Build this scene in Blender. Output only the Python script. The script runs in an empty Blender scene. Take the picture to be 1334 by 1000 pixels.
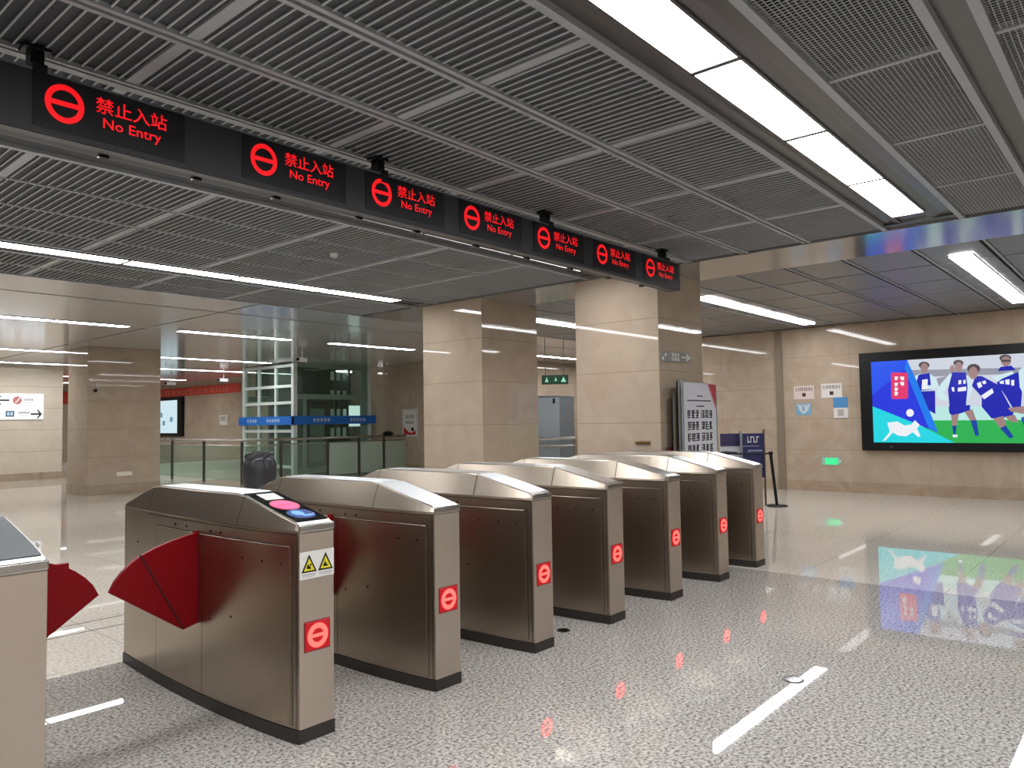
import bpy, bmesh, math, random
from mathutils import Vector, Matrix
PI = math.pi
random.seed(7)
SC = bpy.context.scene
COL = SC.collection

# ---------------------------------------------------------------- camera
cam_d = bpy.data.cameras.new('camera')
cam = bpy.data.objects.new('camera', cam_d)
COL.objects.link(cam)
_r = Vector((0.6538095561694123, -0.7565049467586681, -0.015275136373239283))
_u = Vector((-0.026842726805527593, -0.04336427623063926, 0.9986990566355628)).normalized()
_f = Vector((0.7561828696017916, 0.6525486993908253, 0.048658633808835165))
m = Matrix.Identity(4)
for i in range(3):
    m[i][0] = _r[i]; m[i][1] = _u[i]; m[i][2] = -_f[i]
m.translation = Vector((0, 0, 1.45))
cam.matrix_world = m
cam_d.sensor_fit = 'HORIZONTAL'
cam_d.sensor_width = 36.0
cam_d.lens = 979.552 / 1334 * 36.0
cam_d.clip_start = 0.05
cam_d.clip_end = 200
SC.camera = cam

# ---------------------------------------------------------------- world and exposure
world = bpy.data.worlds.new('world')
SC.world = world
world.use_nodes = True
world.node_tree.nodes['Background'].inputs[0].default_value = (0.5, 0.5, 0.52, 1)
world.node_tree.nodes['Background'].inputs[1].default_value = 0.05
SC.view_settings.view_transform = 'Standard'
SC.view_settings.look = 'None'
SC.view_settings.gamma = 1
SC.view_settings.use_curve_mapping = False
SC.view_settings.exposure = 0.06
LAMP = 25.0          # strength of the ceiling light diffusers

# ---------------------------------------------------------------- materials
MATS = {}
def srgb(c):
    return tuple(((v/255)/12.92 if v/255 <= .04045 else ((v/255+.055)/1.055)**2.4) for v in c) + (1,)
def mat(name, col, rough=.5, metal=0., spec=.5, emit=None, es=1., alpha=None, lin=False):
    if name in MATS: return MATS[name]
    mt = bpy.data.materials.new(name); mt.use_nodes = True
    b = mt.node_tree.nodes['Principled BSDF']
    c = col if lin else srgb(col)
    b.inputs['Base Color'].default_value = c
    b.inputs['Roughness'].default_value = rough
    b.inputs['Metallic'].default_value = metal
    b.inputs['Specular IOR Level'].default_value = spec
    if emit:
        b.inputs['Emission Color'].default_value = srgb(emit)
        b.inputs['Emission Strength'].default_value = es
    MATS[name] = mt
    return mt
def N(mt, kind, **kw):
    n = mt.node_tree.nodes.new(kind)
    for k, v in kw.items():
        if hasattr(n, k): setattr(n, k, v)
    return n
def L(mt, a, b): mt.node_tree.links.new(a, b)
def ramp(mt, fac, stops):
    r = N(mt, 'ShaderNodeValToRGB')
    while len(r.color_ramp.elements) < len(stops): r.color_ramp.elements.new(.5)
    for e, (p, c) in zip(r.color_ramp.elements, stops):
        e.position = p; e.color = c
    L(mt, fac, r.inputs[0]); return r.outputs[0]
def mathn(mt, op, a, b=None):
    n = N(mt, 'ShaderNodeMath'); n.operation = op
    for i, v in enumerate((a, b)):
        if v is None: continue
        if isinstance(v, (int, float)): n.inputs[i].default_value = v
        else: L(mt, v, n.inputs[i])
    return n.outputs[0]
def mixc(mt, fac, a, b, mode='MIX'):
    n = N(mt, 'ShaderNodeMix'); n.data_type = 'RGBA'; n.blend_type = mode
    if isinstance(fac, (int, float)): n.inputs['Factor'].default_value = fac
    else: L(mt, fac, n.inputs['Factor'])
    for key, v in (('A', a), ('B', b)):
        s = [i for i in n.inputs if i.name == key and i.type == 'RGBA'][0]
        if isinstance(v, tuple): s.default_value = v
        else: L(mt, v, s)
    return [o for o in n.outputs if o.type == 'RGBA'][0]
def coords(mt):
    g = N(mt, 'ShaderNodeNewGeometry')
    s = N(mt, 'ShaderNodeSeparateXYZ'); L(mt, g.outputs['Position'], s.inputs[0])
    return g.outputs['Position'], s
def line_mask(mt, v, off, pitch, w):
    a = mathn(mt, 'SUBTRACT', v, off - w/2)
    a = mathn(mt, 'DIVIDE', a, pitch)
    a = mathn(mt, 'FRACT', a)
    return mathn(mt, 'LESS_THAN', a, w/pitch)

def make_marble(name, c1, c2, joints=None, rough=.03):
    mt = mat(name, c1, rough, 0, .36)
    b = mt.node_tree.nodes['Principled BSDF']
    pos, s = coords(mt)
    n1 = N(mt, 'ShaderNodeTexNoise'); n1.inputs['Scale'].default_value = 2.2; n1.inputs['Detail'].default_value = 7
    n1.inputs['Distortion'].default_value = 1.2
    L(mt, pos, n1.inputs['Vector'])
    n2 = N(mt, 'ShaderNodeTexNoise'); n2.inputs['Scale'].default_value = 60; n2.inputs['Detail'].default_value = 3
    L(mt, pos, n2.inputs['Vector'])
    c = ramp(mt, n1.outputs[0], [(.3, srgb(c1)), (.7, srgb(c2))])
    g = ramp(mt, n2.outputs[0], [(.3, (.93, .93, .93, 1)), (.7, (1, 1, 1, 1))])
    c = mixc(mt, 1.0, c, g, 'MULTIPLY')
    for ax, off, pitch, w in (joints or []):
        k = line_mask(mt, s.outputs[ax], off, pitch, w)
        c = mixc(mt, k, c, srgb((152, 132, 110)))
    L(mt, c, b.inputs['Base Color'])
    return mt
JW = [('Z', .19, .605, .008), ('Y', .54, 1.3, .005)]
JC = [('Z', .19, .605, .008)]
M_WALL = make_marble('marble_wall', (174, 155, 135), (187, 169, 150), JW)
M_COLUMN = make_marble('marble_column', (178, 160, 141), (188, 171, 152), JC)
M_WALL_L = make_marble('marble_wall_light', (206, 192, 174), (216, 203, 187), JC, .12)
M_SKIRT = make_marble('marble_skirting', (158, 138, 116), (180, 160, 138), [('X', 0, 1.3, .005), ('Y', .54, 1.3, .005)])

def make_granite():
    mt = mat('granite_floor', (150, 150, 148), .012)
    b = mt.node_tree.nodes['Principled BSDF']
    pos, s = coords(mt)
    n1 = N(mt, 'ShaderNodeTexNoise'); n1.inputs['Scale'].default_value = 58; n1.inputs['Detail'].default_value = 4
    n1.inputs['Roughness'].default_value = .65; L(mt, pos, n1.inputs['Vector'])
    n2 = N(mt, 'ShaderNodeTexVoronoi'); n2.inputs['Scale'].default_value = 85; L(mt, pos, n2.inputs['Vector'])
    n3 = N(mt, 'ShaderNodeTexNoise'); n3.inputs['Scale'].default_value = .8; L(mt, pos, n3.inputs['Vector'])
    c = ramp(mt, n1.outputs[0], [(.36, srgb((92, 89, 86))), (.48, srgb((162, 157, 151))), (.62, srgb((198, 193, 186)))])
    d = ramp(mt, n2.outputs['Distance'], [(.16, srgb((120, 116, 112))), (.34, (1, 1, 1, 1))])
    c = mixc(mt, .5, c, d, 'MULTIPLY')
    e = ramp(mt, n3.outputs[0], [(.35, (.92, .92, .92, 1)), (.65, (1, 1, 1, 1))])
    c = mixc(mt, 1., c, e, 'MULTIPLY')
    for ax, off, pitch, w in (('X', 1.56, 5.39, .005), ('Y', 4.93, 1.2, .003), ('X', .96, 1.2, .0025)):
        k = line_mask(mt, s.outputs[ax], off, pitch, w)
        c = mixc(mt, k, c, srgb((134, 131, 128)))
    L(mt, c, b.inputs['Base Color'])
    return mt
def make_tilefloor():
    mt = mat('polished_tile_floor', (190, 184, 170), .015)
    b = mt.node_tree.nodes['Principled BSDF']
    pos, s = coords(mt)
    n1 = N(mt, 'ShaderNodeTexNoise'); n1.inputs['Scale'].default_value = 45; n1.inputs['Detail'].default_value = 5
    L(mt, pos, n1.inputs['Vector'])
    c = ramp(mt, n1.outputs[0], [(.35, srgb((178, 170, 158))), (.5, srgb((204, 196, 184))), (.65, srgb((215, 208, 197)))])
    for ax, off, pitch, w in (('X', 6.95, 1.2, .004), ('Y', 5.0, 1.2, .004)):
        k = line_mask(mt, s.outputs[ax], off, pitch, w)
        c = mixc(mt, k, c, srgb((126, 119, 108)))
    L(mt, c, b.inputs['Base Color'])
    return mt
M_GRANITE = make_granite(); M_TILE = make_tilefloor()

def make_steel(name, col, rough, scale=(400, 6, 6), amt=.12):
    mt = mat(name, col, rough, 1.0)
    b = mt.node_tree.nodes['Principled BSDF']
    t = N(mt, 'ShaderNodeTexCoord'); mp = N(mt, 'ShaderNodeMapping'); mp.inputs['Scale'].default_value = scale
    L(mt, t.outputs['Object'], mp.inputs[0])
    n = N(mt, 'ShaderNodeTexNoise'); n.inputs['Scale'].default_value = 1; n.inputs['Detail'].default_value = 3
    L(mt, mp.outputs[0], n.inputs['Vector'])
    r = ramp(mt, n.outputs[0], [(.3, (rough-amt/2,)*3+(1,)), (.7, (rough+amt/2,)*3+(1,))])
    L(mt, r, b.inputs['Roughness'])
    return mt
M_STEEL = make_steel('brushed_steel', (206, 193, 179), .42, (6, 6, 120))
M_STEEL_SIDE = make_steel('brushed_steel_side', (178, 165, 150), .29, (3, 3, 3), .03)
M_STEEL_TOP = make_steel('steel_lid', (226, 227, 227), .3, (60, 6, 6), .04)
M_CHROME = mat('polished_steel', (196, 194, 190), .22, 1.0)
M_RAILST = mat('rail_steel', (170, 168, 160), .25, 1.0)
M_BEAM = mat('ceiling_sheet_metal', (168, 166, 164), .14, .55)
M_BAND = mat('ceiling_metal_panel', (196, 196, 196), .13, .3)
M_SLAT = mat('ceiling_slat', (184, 187, 190), .45, .0)
M_RAIL = mat('ceiling_rail', (164, 167, 170), .4, .1)
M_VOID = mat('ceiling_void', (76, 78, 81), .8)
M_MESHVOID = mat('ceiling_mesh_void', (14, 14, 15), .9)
M_TROUGH = mat('light_trough', (102, 99, 98), .3, .5)
M_PANELFAR = mat('ceiling_panel_far', (132, 129, 127), .4, .3)
M_BLACK = mat('black_plastic', (9, 9, 10), .4, 0, .3)
M_BLACKG = mat('black_gloss', (8, 8, 10), .08)
M_DARKBASE = mat('dark_plinth', (44, 38, 34), .45)
M_HOUSING = mat('sign_housing', (30, 30, 34), .38)
M_LEDOFF = mat('led_panel_off', (17, 15, 19), .25)
M_SEAM = mat('dark_seam', (52, 44, 38), .6)
M_HOLE = mat('sensor_hole', (22, 18, 16), .3)
M_WING = mat('red_flap', (122, 3, 14), .35, 0, .2)
M_WINGSEAM = mat('flap_seam', (46, 4, 8), .5)
M_WHITE = mat('white_plastic', (226, 226, 224), .35)
M_STICKER = mat('white_sticker', (214, 212, 206), .4)
M_YELLOW = mat('warning_yellow', (214, 202, 44), .4)
M_GREY = mat('grey_painted_metal', (128, 134, 138), .4)
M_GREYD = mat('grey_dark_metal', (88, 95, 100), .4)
M_LAMP = mat('lamp_diffuser', (255, 255, 255), .5, emit=(250, 252, 255), es=LAMP)
M_LEDRED = mat('led_red', (60, 0, 0), .5, emit=(255, 8, 22), es=.86)
M_LEDPLATE = mat('led_plate', (90, 4, 10), .4, emit=(205, 10, 26), es=.62)
M_LEDGLOW = mat('led_ring', (120, 10, 10), .4, emit=(255, 60, 54), es=5.2)
M_PINK = mat('reader_pink', (200, 30, 90), .3, emit=(255, 62, 128), es=.9)
M_PINKD = mat('reader_pink_dark', (120, 10, 50), .3, emit=(190, 20, 84), es=.8)
M_READBLUE = mat('reader_blue', (30, 60, 120), .2, emit=(26, 62, 130), es=.4)
M_READLIGHT = mat('reader_light_blue', (120, 160, 230), .2, emit=(86, 140, 220), es=.6)
M_LCD = mat('reader_lcd', (190, 190, 186), .25, emit=(190, 190, 186), es=.3)

def make_glass(name, col, k=.22, rough=.03):
    mt = bpy.data.materials.new(name); mt.use_nodes = True
    nt = mt.node_tree; nt.nodes.remove(nt.nodes['Principled BSDF'])
    out = [n for n in nt.nodes if n.type == 'OUTPUT_MATERIAL'][0]
    tr = nt.nodes.new('ShaderNodeBsdfTransparent'); tr.inputs[0].default_value = srgb(col)
    gl = nt.nodes.new('ShaderNodeBsdfGlossy'); gl.inputs['Roughness'].default_value = rough
    gl.inputs[0].default_value = (.9, 1, .95, 1)
    lw = nt.nodes.new('ShaderNodeLayerWeight'); lw.inputs[0].default_value = .5
    pw = nt.nodes.new('ShaderNodeMath'); pw.operation = 'POWER'; pw.inputs[1].default_value = 5
    fr = nt.nodes.new('ShaderNodeMath'); fr.operation = 'MULTIPLY_ADD'; fr.inputs[1].default_value = .8; fr.inputs[2].default_value = .04
    nt.links.new(lw.outputs['Facing'], pw.inputs[0]); nt.links.new(pw.outputs[0], fr.inputs[0])
    mx = nt.nodes.new('ShaderNodeMixShader')
    nt.links.new(fr.outputs[0], mx.inputs[0]); nt.links.new(tr.outputs[0], mx.inputs[1]); nt.links.new(gl.outputs[0], mx.inputs[2])
    df = nt.nodes.new('ShaderNodeBsdfDiffuse'); df.inputs[0].default_value = srgb((214, 226, 214))
    m2 = nt.nodes.new('ShaderNodeMixShader'); m2.inputs[0].default_value = k
    nt.links.new(mx.outputs[0], m2.inputs[1]); nt.links.new(df.outputs[0], m2.inputs[2])
    nt.links.new(m2.outputs[0], out.inputs[0])
    return mt
M_GLASS = make_glass('lift_glass', (226, 240, 233), .04)
M_CGLASS = make_glass('clear_railing_glass', (226, 236, 228), .08)
M_RGLASS = make_glass('railing_glass', (224, 236, 224), .38)

# ---------------------------------------------------------------- mesh helpers
class MB:
    def __init__(s): s.v = []; s.f = []; s.mi = []; s.mats = []; s.cur = 0
    def use(s, mt):
        if mt not in s.mats: s.mats.append(mt)
        s.cur = s.mats.index(mt); return s
    def face(s, idx): s.f.append(tuple(idx)); s.mi.append(s.cur)
    def box(s, x0, x1, y0, y1, z0, z1):
        b = len(s.v)
        s.v += [(x, y, z) for z in (z0, z1) for y in (y0, y1) for x in (x0, x1)]
        for q in ((0,2,3,1),(4,5,7,6),(0,1,5,4),(2,6,7,3),(0,4,6,2),(1,3,7,5)): s.face([b+i for i in q])
        return s
    def prism(s, pts, dirv, d):
        """pts: 3D polygon, extruded along dirv by d"""
        b = len(s.v); n = len(pts); dv = Vector(dirv)*d
        s.v += [tuple(p) for p in pts] + [tuple(Vector(p)+dv) for p in pts]
        s.face(range(b+n-1, b-1, -1)); s.face(range(b+n, b+2*n))
        for i in range(n):
            j = (i+1) % n; s.face((b+i, b+j, b+n+j, b+n+i))
        return s
    def tube(s, pts, r, n=12, caps=True):
        b = len(s.v); P = [Vector(p) for p in pts]
        rs = r if isinstance(r, (list, tuple)) else [r]*len(P)
        for k, p in enumerate(P):
            if k == 0: t = P[1]-P[0]
            elif k == len(P)-1: t = P[-1]-P[-2]
            else: t = (P[k+1]-P[k]).normalized()+(P[k]-P[k-1]).normalized()
            t.normalize()
            a = Vector((0, 0, 1)) if abs(t.z) < .9 else Vector((1, 0, 0))
            e1 = t.cross(a).normalized(); e2 = t.cross(e1)
            for i in range(n):
                an = 2*PI*i/n
                s.v.append(tuple(p + (e1*math.cos(an)+e2*math.sin(an))*rs[k]))
        for k in range(len(P)-1):
            for i in range(n):
                j = (i+1) % n
                s.face((b+k*n+i, b+(k+1)*n+i, b+(k+1)*n+j, b+k*n+j))
        if caps:
            s.face([b+i for i in range(n)]); s.face([b+(len(P)-1)*n+i for i in range(n-1, -1, -1)])
        return s
    def lathe(s, prof, cx=0, cy=0, n=24, jit=0.):
        b = len(s.v)
        for (r, z) in prof:
            for i in range(n):
                an = 2*PI*i/n; q = r*(1+random.uniform(-jit, jit))
                s.v.append((cx+q*math.cos(an), cy+q*math.sin(an), z+random.uniform(-jit, jit)*.1))
        for k in range(len(prof)-1):
            for i in range(n):
                j = (i+1) % n
                s.face((b+k*n+i, b+k*n+j, b+(k+1)*n+j, b+(k+1)*n+i))
        s.face([b+i for i in range(n-1, -1, -1)]); s.face([b+(len(prof)-1)*n+i for i in range(n)])
        return s
    def build(s, name, mt=None, parent=None, bevel=0, smooth=False, loc=None):
        me = bpy.data.meshes.new(name)
        me.from_pydata(s.v, [], s.f)
        ms = s.mats if (s.mats and mt is None) else [mt]
        for q in ms: me.materials.append(q)
        if len(ms) > 1:
            for p, i in zip(me.polygons, s.mi): p.material_index = i
        bm = bmesh.new(); bm.from_mesh(me); bmesh.ops.recalc_face_normals(bm, faces=bm.faces); bm.to_mesh(me); bm.free()
        if smooth:
            for p in me.polygons: p.use_smooth = True
        o = bpy.data.objects.new(name, me); COL.objects.link(o)
        if parent: o.parent = parent
        if loc: o.location = loc
        if bevel:
            bv = o.modifiers.new('bevel', 'BEVEL'); bv.width = bevel; bv.segments = 3; bv.limit_method = 'ANGLE'; bv.angle_limit = .5
            bv.harden_normals = False
        return o
def tag(o, label=None, cat=None, group=None, kind=None):
    if label: o['label'] = label
    if cat: o['category'] = cat
    if group: o['group'] = group
    if kind: o['kind'] = kind
    return o
def empty(name, loc, label, cat, group=None, rz=0):
    o = bpy.data.objects.new(name, None); COL.objects.link(o); o.location = loc; o.rotation_euler = (0, 0, rz)
    o.empty_display_size = .1
    return tag(o, label, cat, group)
def struct(name, mb, mt=None): return tag(mb.build(name, mt), kind='structure')
def copy_tree(o, parent=None):
    c = o.copy(); COL.objects.link(c)
    if parent: c.parent = parent
    for ch in list(o.children): copy_tree(ch, c)
    return c
def text_mesh(s, size, mt, name, parent, origin, xdir, zdir, width=None, extrude=.001, bold=0.):
    """text as a mesh: origin = lower left, xdir = reading direction, zdir = up"""
    cu = bpy.data.curves.new('t', 'FONT'); cu.body = s; cu.size = 1; cu.extrude = 0; cu.offset = bold; cu.resolution_u = 3
    to = bpy.data.objects.new('t', cu); COL.objects.link(to)
    bpy.context.view_layer.update()
    dg = bpy.context.evaluated_depsgraph_get()
    me = bpy.data.meshes.new_from_object(to.evaluated_get(dg))
    bpy.data.objects.remove(to); bpy.data.curves.remove(cu)
    xs = [v.co.x for v in me.vertices]; ys = [v.co.y for v in me.vertices]
    x0, x1, y0, y1 = min(xs), max(xs), min(ys), max(ys)
    k = size/(y1-y0); kx = (width/(x1-x0)) if width else k
    X = Vector(xdir); Z = Vector(zdir); O = Vector(origin)
    for v in me.vertices:
        v.co = O + X*(v.co.x-x0)*kx + Z*(v.co.y-y0)*k
    me.materials.clear(); me.materials.append(mt); me.name = name
    o = bpy.data.objects.new(name, me); COL.objects.link(o); o.parent = parent
    return o
def ring(mb, c, ex, ez, r0, r1, n=32, k=1.0):
    b = len(mb.v); c = Vector(c); ex = Vector(ex); ez = Vector(ez)
    for i in range(n):
        a = 2*PI*i/n
        for r in (r0, r1): mb.v.append(tuple(c+ex*math.cos(a)*r+ez*math.sin(a)*r*k))
    for i in range(n):
        j = (i+1) % n; mb.face((b+2*i, b+2*i+1, b+2*j+1, b+2*j))
def disc(mb, c, ex, ez, r, n=20, k=1.0):
    b = len(mb.v); c = Vector(c)
    mb.v += [tuple(c+Vector(ex)*math.cos(2*PI*i/n)*r+Vector(ez)*math.sin(2*PI*i/n)*r*k) for i in range(n)]
    mb.face(range(b, b+n))
def quad(mb, pts):
    b = len(mb.v); mb.v += [tuple(p) for p in pts]; mb.face(range(b, b+len(pts)))

# ================================================================ the setting
CZ = 3.18
X0, X1, Y0, Y1 = -7.0, 14.955, -7.0, 36.0
struct('floor', MB().use(M_GRANITE).box(X0, 6.95, Y0, 4.93, -.1, 0)
       .use(M_TILE).box(6.95, 25, Y0, 4.93, -.1, 0).box(X0, 25, 4.93, 36.2, -.1, 0))
struct('trim_1', MB().use(M_SEAM).box(X0, 6.9, 5.845, 5.857, 0, .0015).box(X0, 6.9, 6.12, 6.132, 0, .0015)
       )
# right wall, with the passage between y 9.5 and 14
struct('wall_right', MB().box(X1, X1+.2, Y0, 9.5, 0, CZ).box(X1, X1+.2, 14, 36.2, 0, CZ), M_WALL)
struct('wall_passage', MB().box(X1+.2, 24, 9.3, 9.5, 0, CZ).box(X1+.2, 24, 14, 14.2, 0, CZ).box(24, 24.2, 9.3, 14.2, 0, CZ), M_WALL)
struct('baseboard_right', MB().box(X1-.018, X1, Y0, 5.70, 0, .19).box(X1-.018, X1, 5.90, 9.5, 0, .19).box(X1-.018, X1, 14, 36, 0, .19), M_SKIRT)
struct('trim_2', MB().box(X1-.03, X1, 5.725, 5.865, 0, CZ), mat('corner_trim', (150, 136, 120), .3, .4))
struct('wall_left', MB().box(X0, 7.95, 24, 24.3, 0, CZ), M_WALL_L)
struct('baseboard_left', MB().box(X0, 7.95, 23.975, 24, 0, .2), M_SKIRT)
struct('wall_far', MB().box(X0, X1+.2, 36, 36.2, 0, CZ), M_WALL)
struct('wall_back', MB().box(X0-.2, X0, Y0-.2, 36.2, 0, CZ), M_WALL)
struct('wall_near', MB().box(X0-.2, X1+.2, Y0-.2, Y0, 0, CZ), M_WALL)

# --- ceiling ---
PX = [round(.36+1.2085*i, 4) for i in range(-6, 7)]      # cross seams
RW = .028
def ceil_rail(mb, y, x0, x1, gap=.026):
    mb.box(x0, x1, y-gap/2-RW, y-gap/2, CZ-.012, CZ+.03)
    mb.box(x0, x1, y+gap/2, y+gap/2+RW, CZ-.012, CZ+.03)
XB = 7.55
slat = MB(); rail = MB(); seam = MB()
# modules of linear slats: [y0,y1]
mods = [(1.90, 2.57), (2.64, 3.215), (3.285, 3.865), (3.90, 4.60), (5.30, 5.96), (6.02, 6.66), (6.72, 7.36), (7.42, 7.90), (8.46, 9.08), (9.14, 9.66)]
p = (PX[1]-PX[0])/21
for (a, b) in mods:
    for x in PX[:-1] if a > 0 else []:
        for k in range(1, 21):
            xx = x+k*p
            if -4 < xx < XB-.05: slat.box(xx-.004, xx+.004, a, b, CZ-.002, CZ+.006)
    for x in PX:
        if x < XB-.05: seam.box(x-.03, x+.03, a, b, CZ-.004, CZ+.03)
for y in (2.605, 3.25): ceil_rail(rail, y, X0, XB)
rail.box(X0, XB, 3.857, 3.877, CZ-.012, CZ+.03).box(X0, XB, 3.892, 3.945, CZ-.014, CZ+.03)
for y in (5.99, 6.69, 7.39, 9.11): rail.box(X0, XB, y-.012, y+.012, CZ-.004, CZ+.03)
for y in (1.885, 5.27, 7.93, 8.43, 9.68): rail.box(X0, XB, y-.022, y+.022, CZ-.016, CZ+.03)
for y in (4.62,): rail.box(X0, XB, y-.02, y+.02, CZ-.016, CZ+.03)
struct('ceiling_slats', slat, M_SLAT); struct('ceiling_rails', rail, M_RAIL); struct('ceiling_seams', seam, M_RAIL)
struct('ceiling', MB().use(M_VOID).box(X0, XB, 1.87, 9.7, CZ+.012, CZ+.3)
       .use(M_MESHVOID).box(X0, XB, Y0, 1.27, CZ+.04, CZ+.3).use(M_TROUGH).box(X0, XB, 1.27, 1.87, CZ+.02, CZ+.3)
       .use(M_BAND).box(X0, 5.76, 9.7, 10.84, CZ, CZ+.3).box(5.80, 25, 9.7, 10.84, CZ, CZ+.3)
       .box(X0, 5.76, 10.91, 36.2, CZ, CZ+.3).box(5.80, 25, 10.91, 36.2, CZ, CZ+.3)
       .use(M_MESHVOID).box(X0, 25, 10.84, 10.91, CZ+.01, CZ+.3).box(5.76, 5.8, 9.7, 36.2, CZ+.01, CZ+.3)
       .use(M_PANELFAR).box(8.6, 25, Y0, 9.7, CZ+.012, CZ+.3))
# trough faces beside the near light row and the two other rows
tr = MB()
for (ya, yb, la, lb) in ((1.27, 1.865, 1.48, 1.71), (4.64, 5.25, 4.83, 5.07), (7.95, 8.41, 8.05, 8.30)):
    for (x0_, x1_) in ((X0, 7.42),):
        for (u, v) in ((ya, la), (lb, yb)):
            s_ = .035 if u == ya else -.035
            hi = CZ+.045
            # sloping side: high at the outer edge, flush at the lamp
            za, zb = (hi, CZ) if u == ya else (CZ, hi)
            tr.prism([(x0_, u, za), (x0_, v, zb), (x0_, v, CZ+.06), (x0_, u, CZ+.06)], (1, 0, 0), x1_-x0_)
        tr.box(x1_, XB, ya, yb, CZ, CZ+.05)
struct('ceiling_light_trough', tr, M_TROUGH)
# open-cell mesh ceiling right of the near light row
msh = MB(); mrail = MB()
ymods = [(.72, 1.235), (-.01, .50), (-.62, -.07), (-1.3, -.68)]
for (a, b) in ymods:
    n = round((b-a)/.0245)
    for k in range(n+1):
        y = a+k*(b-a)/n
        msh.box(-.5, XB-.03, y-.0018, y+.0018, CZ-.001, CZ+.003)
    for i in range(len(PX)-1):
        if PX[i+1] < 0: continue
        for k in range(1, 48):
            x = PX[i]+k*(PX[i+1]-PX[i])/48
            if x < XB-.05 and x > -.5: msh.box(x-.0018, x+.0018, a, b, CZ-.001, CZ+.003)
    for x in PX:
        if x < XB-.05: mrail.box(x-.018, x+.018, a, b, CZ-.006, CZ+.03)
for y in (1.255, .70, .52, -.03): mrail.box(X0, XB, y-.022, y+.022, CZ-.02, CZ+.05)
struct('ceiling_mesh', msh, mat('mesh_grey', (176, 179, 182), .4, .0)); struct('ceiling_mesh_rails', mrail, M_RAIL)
struct('ceiling_slot', MB().box(X0, XB, .54, .68, CZ+.03, CZ+.05).box(X0, XB, Y0, -1.32, CZ, CZ+.04), M_TROUGH)
struct('ceiling_beam', MB().box(XB, 8.6, Y0, 9.7, CZ-.02, CZ+.3), M_BEAM)
fr = MB()
for y in (-.6, .1, .62, 1.27, 1.9, 2.605, 3.25, 3.9, 4.6, 5.3, 6.0, 6.7, 7.4): fr.box(8.6, X1, y-.012, y+.012, CZ-.004, CZ+.02)
fs = MB()
for i in range(5):
    x = 8.62+1.2*(i+1); fs.box(x-.008, x+.008, Y0, 9.7, CZ+.004, CZ+.02)
struct('ceiling_far_rails', fr, M_RAIL); struct('ceiling_far_seams', fs, M_RAIL)
fd = MB()
for y in (1.92, 2.63, 3.275, 1.30): fd.box(8.6, X1, y, y+.02, CZ+.0, CZ+.02)
struct('ceiling_far_slots', fd, M_MESHVOID)

# --- columns ---
def column(x0, x1, y0, y1, label):
    t = empty('column', ((x0+x1)/2, (y0+y1)/2, 0), label, 'column', 'marble clad columns')
    cx, cy = (x0+x1)/2, (y0+y1)/2; a, b = (x1-x0)/2, (y1-y0)/2
    MB().box(-a, a, -b, b, .19, CZ).build('shaft', M_COLUMN, t, bevel=.006)
    MB().box(-a-.012, a+.012, -b-.012, b+.012, 0, .19).build('skirting', M_SKIRT, t, bevel=.003)
    return t
column(7.6, 8.68, 4.33, 5.50, 'beige marble column beneath the end of the black sign beam')
column(7.6, 8.82, 7.10, 8.30, 'beige marble column left of the grey metal cabinet, behind the fare gates')
column(6.2, 7.75, 17.3, 18.4, 'wide beige marble column at far left beside the glass railing')

# --- ceiling lights ---
def light_proto():
    t = empty('ceiling_light', (0, 0, 0), 'x', 'ceiling light')
    MB().box(-.586, .586, -.104, .104, CZ-.006, CZ).build('diffuser', M_LAMP, t)
    MB().box(-.598, .598, -.118, -.104, CZ-.009, CZ+.002).box(-.598, .598, .104, .118, CZ-.009, CZ+.002)\
        .box(-.604, -.586, -.104, .104, CZ-.008, CZ+.002).box(.586, .604, -.104, .104, CZ-.007, CZ+.002).build('frame', M_TROUGH, t)
    return t
LP = light_proto(); used = [False]
def light(x, y, label, group, sx=1.0, sy=1.0):
    if not used[0]: o = LP; used[0] = True
    else: o = copy_tree(LP)
    o.location = (x, y, 0); o.scale = (sx, max(sy, 1.1), 1); o['label'] = label; o['group'] = group
    return o
PW = PX[1]-PX[0]
rowA = [7.12-1.2365*(k+.5) for k in range(8, -1, -1)]
GA = 'wide light panels at the upper right'
names = {3: 'fourth', 4: 'third', 5: 'second', 6: 'first'}
vis = rowA[-4:]
for x in rowA:
    k = 'white rectangular light panel of the near row, beyond the frame towards the camera'
    if x in vis:
        i = vis.index(x)
        k = ['white light panel cut off by the top edge of the picture',
             'white rectangular light panel, second nearest of the wide row at upper right',
             'white rectangular light panel, second from the far end of the wide row',
             'smallest white light panel of the wide row, ending at the cross beam'][min(i, 3)]
    light(x, 1.588, k, GA, 1.023, 1.17)
for x in rowA: light(x, 4.937, 'white light panel partly hidden above the black sign beam', 'light panels behind the sign beam', 1.023)
rowC = [x-.12 for x in rowA[-6:]]
for i, x in enumerate(rowC):
    light(x, 8.175, ['light strip in the row above the left gates, outside the frame to the left', 'light strip in the row above the left gates, just outside the frame', 'light strip of the row above the left gates, cut by the left edge', 'second light strip from the left edge in the row above the gates', 'last but one light strip of the row above the left gates', 'last light strip of the row, ending left of the second column'][i], 'light strips in the row above the left gates', 1.023)
def span(x0, x1, y, n, labels, group):
    w = (x1-x0)/n
    for i in range(n): light(x0+w*(i+.5), y, labels if isinstance(labels, str) else labels[i], group, w/1.2085)
span(9.8, 14.35, 4.95, 4, 'white light strip over the poster boards, right of the sign beam end', 'light strip right of the column')
span(9.35, 14.1, 1.593, 4, 'white light strip at the right edge above the wall screen', 'light strip above the wall screen')
span(9.8, 14.35, 8.175, 4, 'white light strip seen between the two near columns, upper one', 'upper light strip between the columns')
span(15.4, 20.2, 12.6, 4, 'white light strip in the passage between the two near columns', 'passage light strip')
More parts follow.
